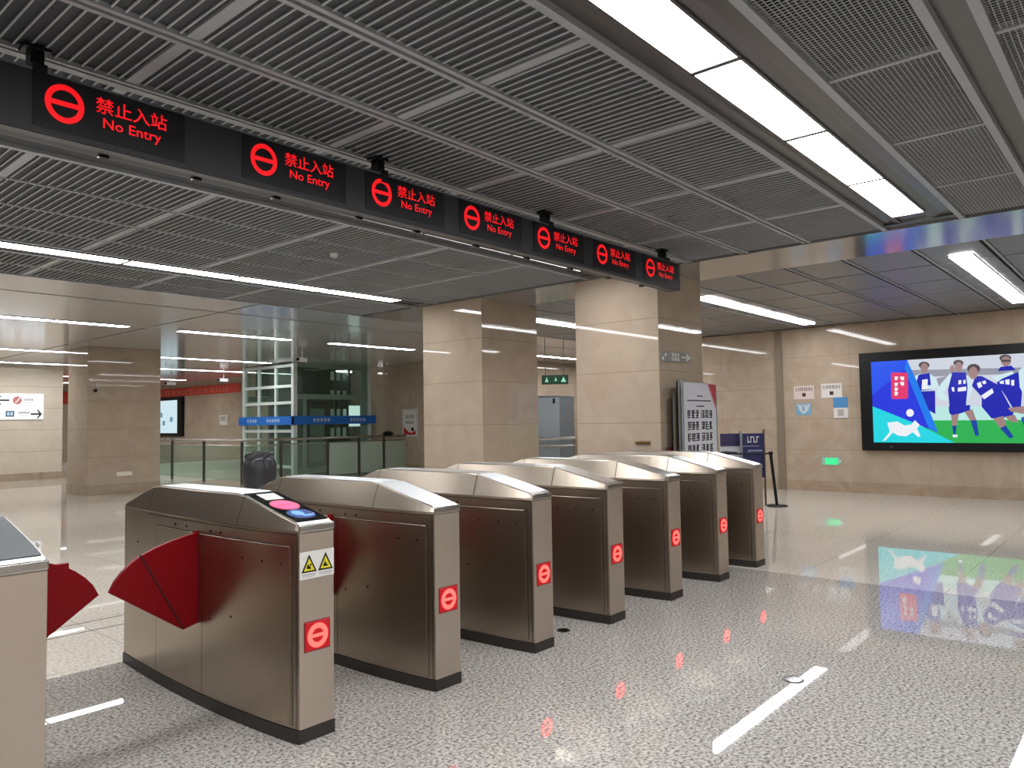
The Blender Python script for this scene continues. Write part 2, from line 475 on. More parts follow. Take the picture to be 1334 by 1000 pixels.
span(1.9, 5.5, 13.5, 3, 'white light strip on the smooth ceiling at the left edge, nearest of those there', 'smooth ceiling lights, left strip')
span(6.36, 8.7, 13.5, 2, 'white light strip on the smooth ceiling left of the lift shaft top', 'smooth ceiling lights, middle strip')
span(9.65, 12.05, 13.5, 2, 'white light strip on the smooth ceiling left of the second column', 'smooth ceiling lights, right strip')
span(3.0, 6.75, 19.0, 3, 'white light strip just left of the wide far column, nearer row', 'far lights left of the column, nearer row')
span(8.0, 11.6, 19.0, 3, 'white light strip right of the wide far column, nearer row', 'far lights right of the column, nearer row')
span(4.2, 7.9, 22.8, 3, 'white light strip left of the wide far column, farther row', 'far lights left of the column, farther row')
span(9.0, 13.5, 22.8, 4, 'white light strip right of the wide far column, farther row', 'far lights right of the column, farther row')
span(9.0, 13.5, 28.0, 4, 'added distant light strip near the red banner, brightening the far end', 'added distant lights near the banner')  # extra lamp row added to brighten the far left of the hall
span(7.0, 13.0, 32.0, 5, 'added light strip brightening the far wall behind the gap left of the wide column', 'added lights beyond the left gap')  # lamps added so the wall seen through the gap is not dark
for y in (-1.7, -5.0):
    span(-3.5, 7.3, y, 9, 'added white light strip behind the camera, brightening the floor', 'added light strips behind the camera')  # unseen lamp rows added for floor brightness

# ================================================================ fare gates
GL = 1.90                               # length
def ghw(y):                             # half width of the bulging body at distance y from the front
    t = max(0, min(1, y/GL))
    return .094 + .052*math.sin(PI*t**.85)**.9
def gtop(y):                            # height of the lid
    pts = [(0, .978), (.03, .990), (.47, 1.092), (.56, 1.100), (1.46, 1.098), (1.56, 1.086), (1.88, .978), (1.9, .965)]
    for (a, za), (b, zb) in zip(pts, pts[1:]):
        if y <= b: return za+(zb-za)*(y-a)/(b-a)
    return pts[-1][1]
ZS = .955
GY = [0, .03, .08, .14, .2, .27, .34, .41, .47, .56, .66, .76, .86, .96, 1.06, 1.16, 1.26, 1.36, 1.46, 1.56, 1.62, 1.68, 1.74, 1.8, 1.85, 1.88, 1.9]
def loft(rows):
    mb = MB(); n = len(rows[0])
    for r in rows: mb.v += r
    for k in range(len(rows)-1):
        for i in range(n):
            j = (i+1) % n
            mb.face((k*n+i, k*n+j, (k+1)*n+j, (k+1)*n+i))
    mb.face([i for i in range(n-1, -1, -1)]); mb.face([(len(rows)-1)*n+i for i in range(n)])
    return mb
def fan(sgn, tip, hy=.86):
    """outline points (x,z) of a flap, tip = distance of the tip from the gate axis"""
    k = (tip-.13)/(.585-.13)
    X = lambda d: sgn*(.13+(d-.13)*k)
    arc = [(.585, .650), (.56, .70), (.525, .742), (.48, .780), (.44, .806), (.36, .838), (.27, .864), (.20, .878), (.144, .886)]
    return [(X(d), z) for d, z in arc], (X(.223), .398)
def gate(cx, label, icon=True, reader=None, sticker=False, wings=(.39, .39), zoff=0):
    t = empty('fare_gate', (cx, 3.02, 0), label, 'fare gate', 'steel fare gates in a row')
    # plinth
    loft([[(-ghw(y)-.004, y-.004 if y == 0 else y, 0), (ghw(y)+.004, y-.004 if y == 0 else y, 0), (ghw(y)+.004, y-.004 if y == 0 else y, .06), (-ghw(y)-.004, y-.004 if y == 0 else y, .06)] for y in GY]).build('plinth', M_DARKBASE, t)
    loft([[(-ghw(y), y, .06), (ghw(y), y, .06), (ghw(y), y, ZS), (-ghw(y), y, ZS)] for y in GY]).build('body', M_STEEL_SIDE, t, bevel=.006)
    MB().box(-.0935, .0935, -.0035, .0, .062, .944).build('front_panel', M_STEEL, t, bevel=.002)
    rows = []
    for y in GY:
        h = ghw(y)+.002; zt = gtop(y); ins = (zt-ZS)*.34
        rows.append([(-h, y-.004, ZS), (h, y-.004, ZS), (h-ins, y-.004, zt-.004), (h-ins-.004, y-.004, zt), (-h+ins+.004, y-.004, zt), (-h+ins, y-.004, zt-.004)])
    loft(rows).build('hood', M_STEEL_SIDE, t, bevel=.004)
    # bright lid following slope and flat top
    def strip(y0, y1, up, inset, mt, nm, par, xs=None, n=8):
        mb = MB(); ys = sorted(set([y0, y1]+[y for y in GY if y0 < y < y1])); b = 0
        for y in ys:
            w = ghw(y)+.002-(gtop(y)-ZS)*.34-inset
            xa, xb = (-w, w) if xs is None else (w*xs[0], w*xs[1])
            mb.v += [(xa, y, gtop(y)+up), (xb, y, gtop(y)+up), (xb, y, gtop(y)-.003), (xa, y, gtop(y)-.003)]
        for k in range(len(ys)-1):
            for i in range(4):
                j = (i+1) % 4; mb.face((k*4+i, k*4+j, (k+1)*4+j, (k+1)*4+i))
        mb.face((3, 2, 1, 0)); q = (len(ys)-1)*4; mb.face((q, q+1, q+2, q+3))
        return mb.build(nm, mt, par)
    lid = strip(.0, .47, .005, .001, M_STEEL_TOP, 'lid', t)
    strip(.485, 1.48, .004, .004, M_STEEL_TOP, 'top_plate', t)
    # front lip
    MB().box(-.096, .096, -.011, .004, .948, .985).build('front_lip', M_CHROME, t, bevel=.006)
    # access panels and seams on both sides, following the bulge
    for s in (-1, 1):
        ys = [.06]+[y for y in GY if .06 < y < 1.35]+[1.35]
        mb = MB()
        for y in ys:
            h = s*ghw(y)
            mb.v += [(h, y, .075), (h+s*.0022, y, .078), (h+s*.0022, y, .882), (h, y, .885)]
        for k in range(len(ys)-1):
            for i in range(3): mb.face((k*4+i, k*4+i+1, (k+1)*4+i+1, (k+1)*4+i))
        mb.face((0, 1, 2, 3)); q = (len(ys)-1)*4; mb.face((q+3, q+2, q+1, q))
        mb.build('access_panel', M_STEEL_SIDE, t)
        sm = MB()
        def hstrip(y0, y1, z0, z1):
            yy = [y0]+[y for y in GY if y0 < y < y1]+[y1]
            b = len(sm.v)
            for y in yy:
                h = s*(ghw(y)+.0026); sm.v += [(h, y, z0), (h, y, z1)]
            for k in range(len(yy)-1): sm.face((b+2*k, b+2*k+1, b+2*k+3, b+2*k+2))
        hstrip(.04, 1.37, .885, .889); hstrip(.02, 1.5, .938, .942)
        for y in (.04, .80, 1.365): hstrip(y, y+.004, .075, .886)
        hstrip(.014, .017, .06, .95)
        sm.build('panel_seams', M_SEAM, t)
        hs = MB()
        for y in (.472, 1.505):
            h = ghw(y)+.0028; zt = gtop(y); ins = (zt-ZS)*.34
            b_ = len(hs.v)
            hs.v += [(s*h, y, ZS+.004), (s*h, y+.005, ZS+.004), (s*(h-ins+.0006), y+.005, zt), (s*(h-ins+.0006), y, zt)]
            hs.face((b_, b_+1, b_+2, b_+3))
        hs.build('hood_seam', M_SEAM, t)
        hl = MB()
        for (y, z) in ((.12, .80), (.26, .80), (.42, .80), (.62, .905), (.72, .905), (.98, .91), (1.12, .91), (.52, .50), (.72, .46), (1.66, .76)):
            h = s*(ghw(y)+.003)
            hl.tube([(h-s*.004, y, z), (h+s*.0012, y, z)], .007, 10)
        hl.build('sensor_windows', M_HOLE, t)
        if wings[0 if s < 0 else 1]:
            tip = wings[0 if s < 0 else 1]
            arc, hub = fan(s, tip)
            out = arc + [(s*.10, .886), (s*.10, .43), hub]
            w = MB(); w.prism([(x, .85, z) for x, z in out], (0, 1, 0), .026)
            wing = w.build('flap', M_WING, t, bevel=.003)
            a = Vector((arc[4][0], .846, arc[4][1])); b = Vector((hub[0], .846, hub[1]+.004))
            d = (b-a).normalized(); nrm = Vector((-d.z, 0, d.x))*.0035
            a2 = a-d*.008
            sb = MB().prism([a2+nrm, b+nrm, b-nrm, a2-nrm], (0, 1, 0), .005)
            if reader != 'dark': sb.build('flap_seam', M_WINGSEAM, wing)
            else: MB().box(.33, .452, .848, .878, .79, .822).build('flap_stop', M_WING, wing)
            MB().prism([(s*.13, .846, .895), (s*.162, .846, .895), (s*.162, .846, .872), (s*.13, .846, .872)], (0, 1, 0), .034).build('flap_stop', M_WING, wing)
    # LED display on the front
    if icon:
        z = .475+zoff
        pl = MB().box(-.066, .066, -.009, -.003, z-.065, z+.065).build('led_display', M_LEDPLATE, t, bevel=.004)
        mb = MB(); ring(mb, (0, -.0098, z), (1, 0, 0), (0, 0, 1), .032, .056, 36)
        quad(mb, [(-.044, -.0099, z-.008), (.044, -.0099, z-.008), (.044, -.0099, z+.008), (-.044, -.0099, z+.008)])
        mb.build('no_entry_icon', M_LEDGLOW, pl)
        fr_ = MB().box(-.070, .070, -.006, -.003, z-.069, z+.069).build('led_frame', mat('led_frame_red', (120, 20, 26), .3), pl)
    if sticker:
        st = MB().box(-.0935, .0935, -.0055, -.0035, .735, .860).build('warning_sticker', M_STICKER, t)
        for cx_ in (-.044, .046):
            tb = MB(); tb.prism([(cx_-.041, -.0065, .765), (cx_+.041, -.0065, .765), (cx_, -.0065, .846)], (0, 1, 0), .001); tb.build('warning_triangle', M_BLACK, st)
            ty = MB(); ty.prism([(cx_-.029, -.0072, .772), (cx_+.029, -.0072, .772), (cx_, -.0072, .829)], (0, 1, 0), .001); ty.build('triangle_field', M_YELLOW, st)
        g = MB()
        # pictograms: hand near rollers, hand near spark
        g.prism([(-.058, -.008, .782), (-.036, -.008, .779), (-.038, -.008, .790), (-.046, -.008, .795), (-.052, -.008, .805), (-.056, -.008, .795)], (0, 1, 0), .001)
        disc(g, (-.038, -.0082, .799), (1, 0, 0), (0, 0, 1), .0055, 12)
        g.prism([(.030, -.008, .782), (.060, -.008, .780), (.056, -.008, .787), (.048, -.008, .791), (.052, -.008, .799), (.043, -.008, .795), (.044, -.008, .812), (.037, -.008, .796)], (0, 1, 0), .001)
        g.build('pictogram', M_BLACK, st)
        tx = MB()
        for cx_ in (-.046, .046):
            for k in range(9): tx.box(cx_-.034+k*.008, cx_-.034+k*.008+.005, -.0062, -.0055, .752, .757)
            for k in range(12): tx.box(cx_-.034+k*.0056, cx_-.034+k*.0056+.0035, -.0062, -.0055, .744, .747)
        tx.build('caption_lines', mat('caption_grey', (140, 140, 140), .6), st)
    if reader:
        def on_slope(y, x, up): return (x, y, gtop(y)+up)
        pl = strip(.03, .50, .0085, .007, M_BLACKG if reader == 'lit' else mat('smoked_panel', (70, 74, 76), .3), 'reader_panel', t)
        if reader == 'lit':
            def patch(nm, y0, y1, x0, x1, mt, up=.0095):
                mb = MB(); quad(mb, [on_slope(y0, x0, up), on_slope(y0, x1, up), on_slope(y1, x1, up), on_slope(y1, x0, up)]); return mb.build(nm, mt, pl)
            patch('display_window', .355, .455, -.045, .055, M_LCD)
            def oval(nm, yc, ry, rx, mt, up, xc=0, r0=0):
                mb = MB(); n = 28; b = 0
                if r0:
                    for i in range(n):
                        a = 2*PI*i/n
                        for q in (r0, 1): mb.v.append(on_slope(yc+ry*q*math.sin(a), xc+rx*q*math.cos(a), up))
                    for i in range(n): j = (i+1) % n; mb.face((2*i, 2*i+1, 2*j+1, 2*j))
                else:
                    for i in range(n): a = 2*PI*i/n; mb.v.append(on_slope(yc+ry*math.sin(a), xc+rx*math.cos(a), up))
                    mb.face(range(n))
                return mb.build(nm, mt, pl)
            oval('indicator_halo', .265, .075, .072, M_PINKD, .0094)
            oval('stop_indicator', .265, .062, .060, M_PINK, .0104)
            patch('indicator_bar', .255, .275, -.038, .038, M_PINKD, .0112)
            oval('card_zone', .125, .066, .068, M_READBLUE, .0095)
            oval('card_symbol', .135, .034, .03, M_READLIGHT, .0104, -.012)
            patch('card_symbol_text', .085, .105, -.01, .05, M_READLIGHT, .0104)
    return t
GX = [.865, 2.082, 2.930, 3.775, 4.622, 5.488, 6.358, 7.165]
gate(GX[0], 'steel fare gate cut off at the left edge, with smoked dark sloping lid', icon=False, reader='dark', wings=(0, .585))
gate(GX[1], 'nearest whole fare gate with lit card reader and yellow warning stickers', reader='lit', sticker=True, wings=(.585, .39), zoff=-.004)
for i, lb in zip(range(2, 8), ['second whole fare gate from the camera, directly right of the stickered one',
        'third whole fare gate from the camera, with a floor cap just beyond its foot',
        'fourth whole fare gate, in the middle of the receding row',
        'fifth whole fare gate, third from the far end of the row',
        'sixth whole fare gate, last but one of the row',
        'last fare gate at the far end of the row, nearest the belt stanchion']):
    gate(GX[i], lb, wings=(.39, .39 if i < 7 else 0), zoff={2: .002, 3: .002, 4: .007, 5: .014, 6: .012, 7: .012}[i])

# ================================================================ LED sign beam
SY = 3.75
sb = empty('led_sign_beam', (2.0, SY, 2.777), 'long black overhead beam with seven red no entry signs above the gates', 'sign')
def sbp(mb, name, mt, bevel=0, par=None):
    o = mb.build(name, mt, None, bevel); o.parent = par or sb
    o.matrix_parent_inverse = Matrix.Translation((-2.0, -SY, -2.777)); return o
def subp(mb, name, mt, par): return mb.build(name, mt, par)
sbp(MB().prism([(-3.0, SY, 2.777), (7.06, SY, 2.777), (7.06, SY+.136, 2.777), (-3.0, SY+.165, 2.777)], (0, 0, 1), .283), 'housing', M_HOUSING, .004)
for x in (-1.0, 1.13, 3.11, 4.87, 6.81):
    sbp(MB().box(x-.028, x+.028, SY+.03, SY+.10, 3.05, CZ-.008).box(x-.055, x+.055, SY+.02, SY+.11, CZ-.02, CZ-.004).box(x-.03, x+.03, SY-.006, SY+.03, 3.0, 3.085), 'hanger_bracket', M_BLACK, .002)
for x in (-.6, .9, 1.45, 1.92, 2.4, 3.0, 3.5, 4.1, 4.7, 5.3, 5.9, 6.5):
    sbp(MB().box(x-.02, x+.02, SY+.11, SY+.15, 2.765, 2.80), 'bottom_clip', M_BLACK)
sbp(MB().box(-3.0, 7.04, SY+.02, SY+.075, 2.772, 2.778), 'bottom_strip', mat('sign_under_strip', (84, 84, 86), .4))
sbp(MB().box(-3.0, 7.055, SY-.003, SY+.0, 3.048, 3.058), 'top_edge', M_GREYD)
for i, x in enumerate([1.232, 2.243, 3.084, 3.922, 4.765, 5.608, 6.450]):
    pn = sbp(MB().box(x-.13, x+.56, SY-.004, SY, 2.80, 3.045), 'led_module', M_LEDOFF)
    mb = MB(); ring(mb, (x, SY-.0055, 2.930), (1, 0, 0), (0, 0, 1), .058, .083, 36, 1.08)
    quad(mb, [(x-.062, SY-.0057, 2.918), (x+.062, SY-.0057, 2.918), (x+.062, SY-.0057, 2.942), (x-.062, SY-.0057, 2.942)])
    mb.build('no_entry_symbol', M_LEDRED, pn)
    text_mesh('禁止入站', .078, M_LEDRED, 'chinese_text', pn, (x+.132, SY-.0055, 2.934), (1, 0, 0), (0, 0, 1), width=.335, bold=.012)
    text_mesh('No Entry', .064, M_LEDRED, 'english_text', pn, (x+.165, SY-.0055, 2.852), (1, 0, 0), (0, 0, 1), width=.275, bold=.012)
sb_children_fix = True

# ================================================================ wall screen
tv = empty('wall_screen', (X1, 2.66, .8), 'large black framed screen on the right wall showing football players', 'screen')
def at0(mb, name, mt, par, bevel=0):
    o = mb.build(name, mt, None, bevel); o.parent = par
    o.matrix_parent_inverse = Matrix.Translation(par.location).inverted(); return o
TF = 14.845
frame = MB().box(TF, X1-.001, 4.04, 4.245, .80, 2.60).box(TF, X1-.001, 1.10, 1.31, .80, 2.60)
frame.box(TF, X1-.001, 1.31, 4.04, .80, .95).box(TF, X1-.001, 1.31, 4.04, 2.43, 2.60).box(TF+.03, X1-.001, 1.31, 4.04, .95, 2.43)
fr_o = at0(frame, 'frame', M_BLACK, tv)
at0(MB().box(TF-.002, TF, 3.72, 3.76, .865, .885), 'maker_badge', M_GREYD, tv)
TV_ART = [('sky',[(4.0,2.42),(1.678,2.417),(1.736,0.962),(4.004,0.961)]),('stand',[(3.399,2.246),(1.687,2.195),(1.691,2.094),(3.324,2.118)]),('stand',[(2.975,2.075),(2.726,2.127),(2.83,1.875),(2.979,1.967)]),('haze',[(3.265,1.586),(1.713,1.55),(1.723,1.288),(3.275,1.303)]),('pitch',[(3.215,1.342),(1.721,1.332),(1.736,0.962),(3.229,0.96)]),('blue',[(4.0,2.42),(3.428,2.417),(3.145,1.649),(2.991,1.129),(3.997,1.613)]),('mid',[(4.0,2.42),(3.428,2.417),(3.478,2.277),(3.977,1.818)]),('royal',[(3.478,2.277),(3.428,2.417),(3.145,1.649),(2.982,1.118),(3.123,1.194)]),('cyan',[(3.997,1.613),(3.316,1.282),(2.73,0.961),(4.004,0.961)]),('white',[(3.894,0.973),(3.764,1.141),(3.799,1.308),(3.634,1.329),(3.516,1.257),(3.405,1.272),(3.343,1.348),(3.267,1.264),(3.315,1.199),(3.261,1.064),(3.304,1.051),(3.384,1.134),(3.499,1.059),(3.623,1.074),(3.713,1.13),(3.842,0.985)]),('ball',[(3.354,1.479),(3.363,1.444),(3.388,1.419),(3.42,1.41),(3.451,1.42),(3.474,1.446),(3.481,1.481),(3.471,1.516),(3.447,1.542),(3.415,1.55),(3.383,1.54),(3.361,1.514)]),('red',[(3.705,2.2),(3.683,2.221),(3.444,2.202),(3.425,2.174),(3.437,1.756),(3.462,1.732),(3.691,1.735),(3.715,1.758)]),('white',[(3.649,2.141),(3.584,2.138),(3.607,2.077),(3.644,2.074)]),('white',[(3.653,2.03),(3.588,2.027),(3.611,1.966),(3.648,1.963)]),('white',[(3.657,1.941),(3.592,1.938),(3.614,1.877),(3.651,1.874)]),('white',[(3.66,1.863),(3.594,1.86),(3.617,1.799),(3.654,1.796)]),('white',[(3.56,2.137),(3.487,2.133),(3.494,2.067),(3.542,2.074)]),('white',[(3.563,2.041),(3.491,2.038),(3.497,1.972),(3.545,1.978)]),('arm',[(3.086,2.178),(2.975,2.075),(2.941,1.944),(3.058,1.906),(3.134,1.931)]),('arm',[(3.313,2.135),(3.223,2.175),(3.267,2.056)]),('jersey',[(3.253,2.154),(3.077,2.178),(3.059,1.884),(3.234,1.869),(3.287,2.046)]),('jersey',[(3.225,1.858),(3.002,1.86),(3.014,1.451),(3.111,1.518)]),('white',[(3.198,2.064),(3.11,2.071),(3.121,1.887),(3.214,1.89)]),('arm',[(3.114,1.962),(2.95,1.955),(2.962,1.898),(3.136,1.887)]),('hair',[(3.071,2.314),(3.089,2.277),(3.134,2.256),(3.188,2.259),(3.231,2.285),(3.247,2.325),(3.229,2.362),(3.184,2.383),(3.129,2.38),(3.087,2.353)]),('skin',[(3.095,2.266),(3.108,2.213),(3.141,2.181),(3.179,2.183),(3.209,2.218),(3.219,2.273),(3.205,2.326),(3.173,2.357),(3.134,2.355),(3.104,2.32)]),('arm',[(2.763,2.15),(2.708,2.126),(2.81,1.917),(2.87,1.813),(2.816,1.747),(2.81,1.672),(2.95,1.708),(3.003,1.817),(2.902,1.986)]),('arm',[(2.523,2.117),(2.436,2.028),(2.443,1.839),(2.543,1.611),(2.596,1.655),(2.534,1.843)]),('jersey',[(2.725,2.17),(2.522,2.159),(2.504,1.905),(2.544,1.569),(2.788,1.49),(2.802,1.874)]),('jersey',[(2.804,1.576),(2.479,1.599),(2.483,1.505),(2.754,1.415),(2.799,1.469)]),('white',[(2.651,1.9),(2.522,1.916),(2.528,1.843),(2.654,1.833)]),('white',[(2.637,2.027),(2.591,2.031),(2.599,1.962),(2.64,1.957)]),('white',[(2.563,2.03),(2.527,2.028),(2.533,1.965),(2.566,1.96)]),('white',[(2.748,1.911),(2.707,1.913),(2.704,1.834),(2.737,1.84)]),('skin',[(2.772,1.426),(2.65,1.456),(2.696,1.234),(2.761,1.224)]),('sock',[(2.76,1.245),(2.692,1.245),(2.72,1.086),(2.748,1.086)]),('white',[(2.76,1.097),(2.687,1.086),(2.688,1.048),(2.759,1.048)]),('skin',[(2.566,1.486),(2.446,1.525),(2.391,1.315),(2.481,1.316)]),('sock',[(2.484,1.333),(2.394,1.34),(2.368,1.086),(2.419,1.065)]),('hair',[(2.548,2.319),(2.565,2.285),(2.604,2.266),(2.652,2.269),(2.69,2.293),(2.704,2.329),(2.687,2.363),(2.648,2.382),(2.6,2.379),(2.562,2.355)]),('skin',[(2.566,2.256),(2.579,2.205),(2.61,2.174),(2.646,2.176),(2.675,2.21),(2.684,2.263),(2.671,2.315),(2.64,2.346),(2.603,2.343),(2.575,2.309)]),('skin',[(2.685,2.231),(2.694,2.194),(2.713,2.172),(2.736,2.173),(2.754,2.198),(2.76,2.236),(2.751,2.273),(2.732,2.295),(2.708,2.294),(2.691,2.269)]),('arm',[(2.148,2.056),(1.85,2.143),(1.819,2.06),(2.047,1.969)]),('jersey',[(2.379,2.088),(2.289,2.084),(2.049,1.917),(1.954,1.678),(1.86,1.452),(1.88,1.391),(2.176,1.365),(2.31,1.564),(2.303,1.73),(2.44,1.923)]),('white',[(2.311,1.751),(2.147,1.87),(2.127,1.797),(2.269,1.687)]),('white',[(2.366,1.962),(2.311,1.991),(2.287,1.907),(2.342,1.877)]),('white',[(2.293,1.99),(2.239,2.008),(2.227,1.956),(2.268,1.941)]),('skin',[(2.158,1.364),(2.0,1.403),(1.972,1.239),(2.051,1.189)]),('sock',[(2.06,1.199),(1.98,1.246),(1.876,1.056),(1.929,1.026)]),('skin',[(1.983,1.393),(1.845,1.421),(1.799,1.289),(1.917,1.31)]),('hair',[(2.302,2.21),(2.323,2.162),(2.373,2.134),(2.435,2.137),(2.484,2.17),(2.501,2.221),(2.48,2.269),(2.429,2.297),(2.367,2.293),(2.319,2.26)]),('skin',[(2.341,2.139),(2.356,2.076),(2.392,2.038),(2.435,2.04),(2.468,2.081),(2.478,2.146),(2.463,2.209),(2.427,2.247),(2.384,2.245),(2.351,2.203)]),('jersey',[(2.082,1.96),(1.992,2.028),(1.765,2.128),(1.721,1.873),(1.755,1.551),(1.874,1.543),(1.952,1.719)]),('white',[(1.958,2.002),(1.898,2.013),(1.896,1.921),(1.953,1.928)]),('white',[(1.873,1.997),(1.83,1.995),(1.834,1.902),(1.873,1.904)]),('white',[(2.037,1.978),(1.976,1.996),(1.978,1.935),(2.03,1.943)]),('jersey',[(2.057,2.155),(2.01,2.224),(1.863,2.236),(1.798,2.157)]),('skin',[(1.943,1.535),(1.712,1.56),(1.717,1.429),(1.894,1.473)]),('arm',[(1.765,2.139),(1.686,2.215),(1.705,1.731),(1.758,1.875)]),('sock',[(1.762,1.369),(1.719,1.389),(1.726,1.228)]),('hair',[(1.853,2.358),(1.871,2.323),(1.915,2.303),(1.968,2.307),(2.01,2.332),(2.025,2.369),(2.007,2.404),(1.963,2.424),(1.91,2.42),(1.868,2.395)]),('skin',[(1.86,2.307),(1.876,2.258),(1.913,2.229),(1.958,2.231),(1.993,2.265),(2.005,2.316),(1.989,2.366),(1.951,2.395),(1.907,2.392),(1.872,2.358)]),('hair',[(2.0,2.341),(1.863,2.332),(1.869,2.298),(1.998,2.306)])]

TVC = dict(sky=(206, 212, 224), stand=(150, 152, 166), haze=(186, 232, 226), pitch=(46, 176, 84), blue=(36, 56, 222), royal=(24, 124, 236), mid=(34, 84, 236),
           cyan=(34, 214, 226), white=(236, 240, 246), ball=(240, 240, 248), red=(226, 56, 110), arm=(206, 232, 240), jersey=(26, 34, 176),
           hair=(84, 72, 76), skin=(160, 130, 128), sock=(20, 66, 160))
ES = .95
def tvm(n): return mat('screen_'+n, (0, 0, 0), .2, emit=TVC[n], es=ES)
scr = MB()
for i, (n, pts) in enumerate(TV_ART):
    x = TF+.014-.0003*i
    if n in ('haze', 'pitch', 'blue', 'mid', 'royal', 'cyan'): pts = [(4.04 if y > 3.95 else y, 2.43 if z > 2.41 else .95 if z < .975 else z) for y, z in pts]
    if n == 'sky': pts = [(4.04, 2.43), (1.31, 2.43), (1.31, .95), (4.04, .95)]
    if n == 'pitch': pts = pts[:1]+[(1.31, pts[1][1]), (1.31, .95)]+pts[3:]
    if n == 'haze': pts = pts[:1]+[(1.31, pts[1][1]), (1.31, pts[2][1])]+pts[3:]
    scr.use(tvm(n)); quad(scr, [(x, y, z) for y, z in pts])
# one more figure beyond the edge of the view
for n, pts in (('jersey', [(1.60, 2.1), (1.40, 2.12), (1.36, 1.45), (1.62, 1.45)]), ('hair', [(1.54, 2.35), (1.45, 2.35), (1.44, 2.2), (1.55, 2.2)]), ('sock', [(1.6, 1.2), (1.55, 1.2), (1.54, 1.02), (1.6, 1.02)])):
    scr.use(tvm(n)); quad(scr, [(TF+.0008, y, z) for y, z in pts])
at0(scr, 'picture', None, tv)

# ================================================================ notices on the right wall
def notice(name, y0, y1, z0, z1, mt, label, cat, group=None):
    t = empty(name, (X1, (y0+y1)/2, z0), label, cat, group)
    at0(MB().box(X1-.006, X1-.0005, min(y0, y1), max(y0, y1), z0, z1), 'sheet', mt, t)
    return t
M_PAPER = mat('paper_white', (220, 214, 210), .4); M_PAPERP = mat('paper_pinkish', (216, 198, 192), .4)
M_INK = mat('ink_grey', (108, 90, 92), .5); M_INKD = mat('ink_dark', (60, 28, 30), .5)
M_PBLUE = mat('paper_blue', (120, 168, 196), .4); M_PBLUED = mat('paper_deep_blue', (74, 138, 190), .4)
def glyph_row(mb, y0, y1, z0, z1, n, x=X1-.0075, seed=1):
    """a row of n dense character-like marks running from y0 down to y1"""
    r = random.Random(seed); w = (y0-y1)/n
    for k in range(n):
        ya = y0-w*k-w*.08; yb = ya-w*.84; h = z1-z0
        for q in range(3):
            zz = z0+h*(q+.25*r.random())/3
            mb.box(x, x+.001, yb, ya, zz, zz+h*.11)
        for q in range(2):
            yy = yb+(ya-yb)*r.random()*.8
            mb.box(x, x+.001, yy, yy+(ya-yb)*.16, z0, z1)
for (y0, y1, z0, z1, mp_, lb) in ((5.515, 5.12, 1.785, 2.045, M_PAPERP, 'pinkish paper notice with a dark square, nearer the metal strip'),
                                (4.985, 4.60, 1.80, 2.07, M_PAPER, 'white paper notice with a dark square, above the blue and white card')):
    t = notice('wall_notice', y0, y1, z0, z1, mp_, lb, 'notice', 'paper notices on the right wall')
    g = MB(); glyph_row(g, y0-.03, y1+.03, z1-.10, z1-.03, 8, seed=3); at0(g, 'heading_text', M_INK, t)
    yc = (y0+y1)/2
    at0(MB().box(X1-.0078, X1-.0062, yc-.035, yc+.035, z0+.05, z0+.12), 'dark_square', M_INKD, t)
t = notice('wall_sticker', 5.475, 5.19, 1.47, 1.70, M_PBLUE, 'pale blue pennant shaped sticker below the pinkish notice', 'sticker')
at0(MB().prism([(X1-.0075, 5.46, 1.685), (X1-.0075, 5.205, 1.685), (X1-.0075, 5.25, 1.56), (X1-.0075, 5.335, 1.49), (X1-.0075, 5.41, 1.56)], (1, 0, 0), .001), 'pennant_shape', mat('pale_sticker', (196, 208, 210), .4), t)
g = MB(); glyph_row(g, 5.36, 5.30, 1.55, 1.65, 1, X1-.009, 5); glyph_row(g, 5.43, 5.24, 1.66, 1.68, 5, X1-.009, 6); at0(g, 'sticker_mark', M_PBLUED, t)
t = notice('wall_card', 4.765, 4.50, 1.39, 1.80, M_PAPER, 'card with blue upper half and a small grey panel, below the white notice', 'sticker')
at0(MB().box(X1-.0075, X1-.006, 4.50, 4.765, 1.60, 1.80), 'blue_half', M_PBLUED, t)
at0(MB().box(X1-.0075, X1-.006, 4.58, 4.69, 1.44, 1.57), 'grey_panel', mat('card_grey', (170, 164, 160), .5), t)
at0(MB().box(X1-.008, X1-.006, 4.50, 4.765, 1.39, 1.405), 'bottom_edge', M_GREYD, t)
# green exit arrow plate
t = empty('exit_arrow_sign', (X1, 4.83, .5), 'small green glowing exit arrow plate low on the right wall', 'exit sign')
at0(MB().prism([(X1-.012, 5.02, .505), (X1-.012, 4.70, .505), (X1-.012, 4.64, .58), (X1-.012, 4.70, .655), (X1-.012, 5.02, .655)], (1, 0, 0), .011), 'plate', mat('exit_frame', (150, 200, 176), .25), t)
at0(MB().box(X1-.0135, X1-.0125, 4.72, 4.95, .52, .64), 'lit_panel', mat('exit_green', (60, 200, 130), .3, emit=(52, 216, 132), es=.75), t)
at0(MB().prism([(X1-.0135, 4.70, .535), (X1-.0135, 4.655, .58), (X1-.0135, 4.70, .625)], (1, 0, 0), .001), 'arrow_head', M_WHITE, t)

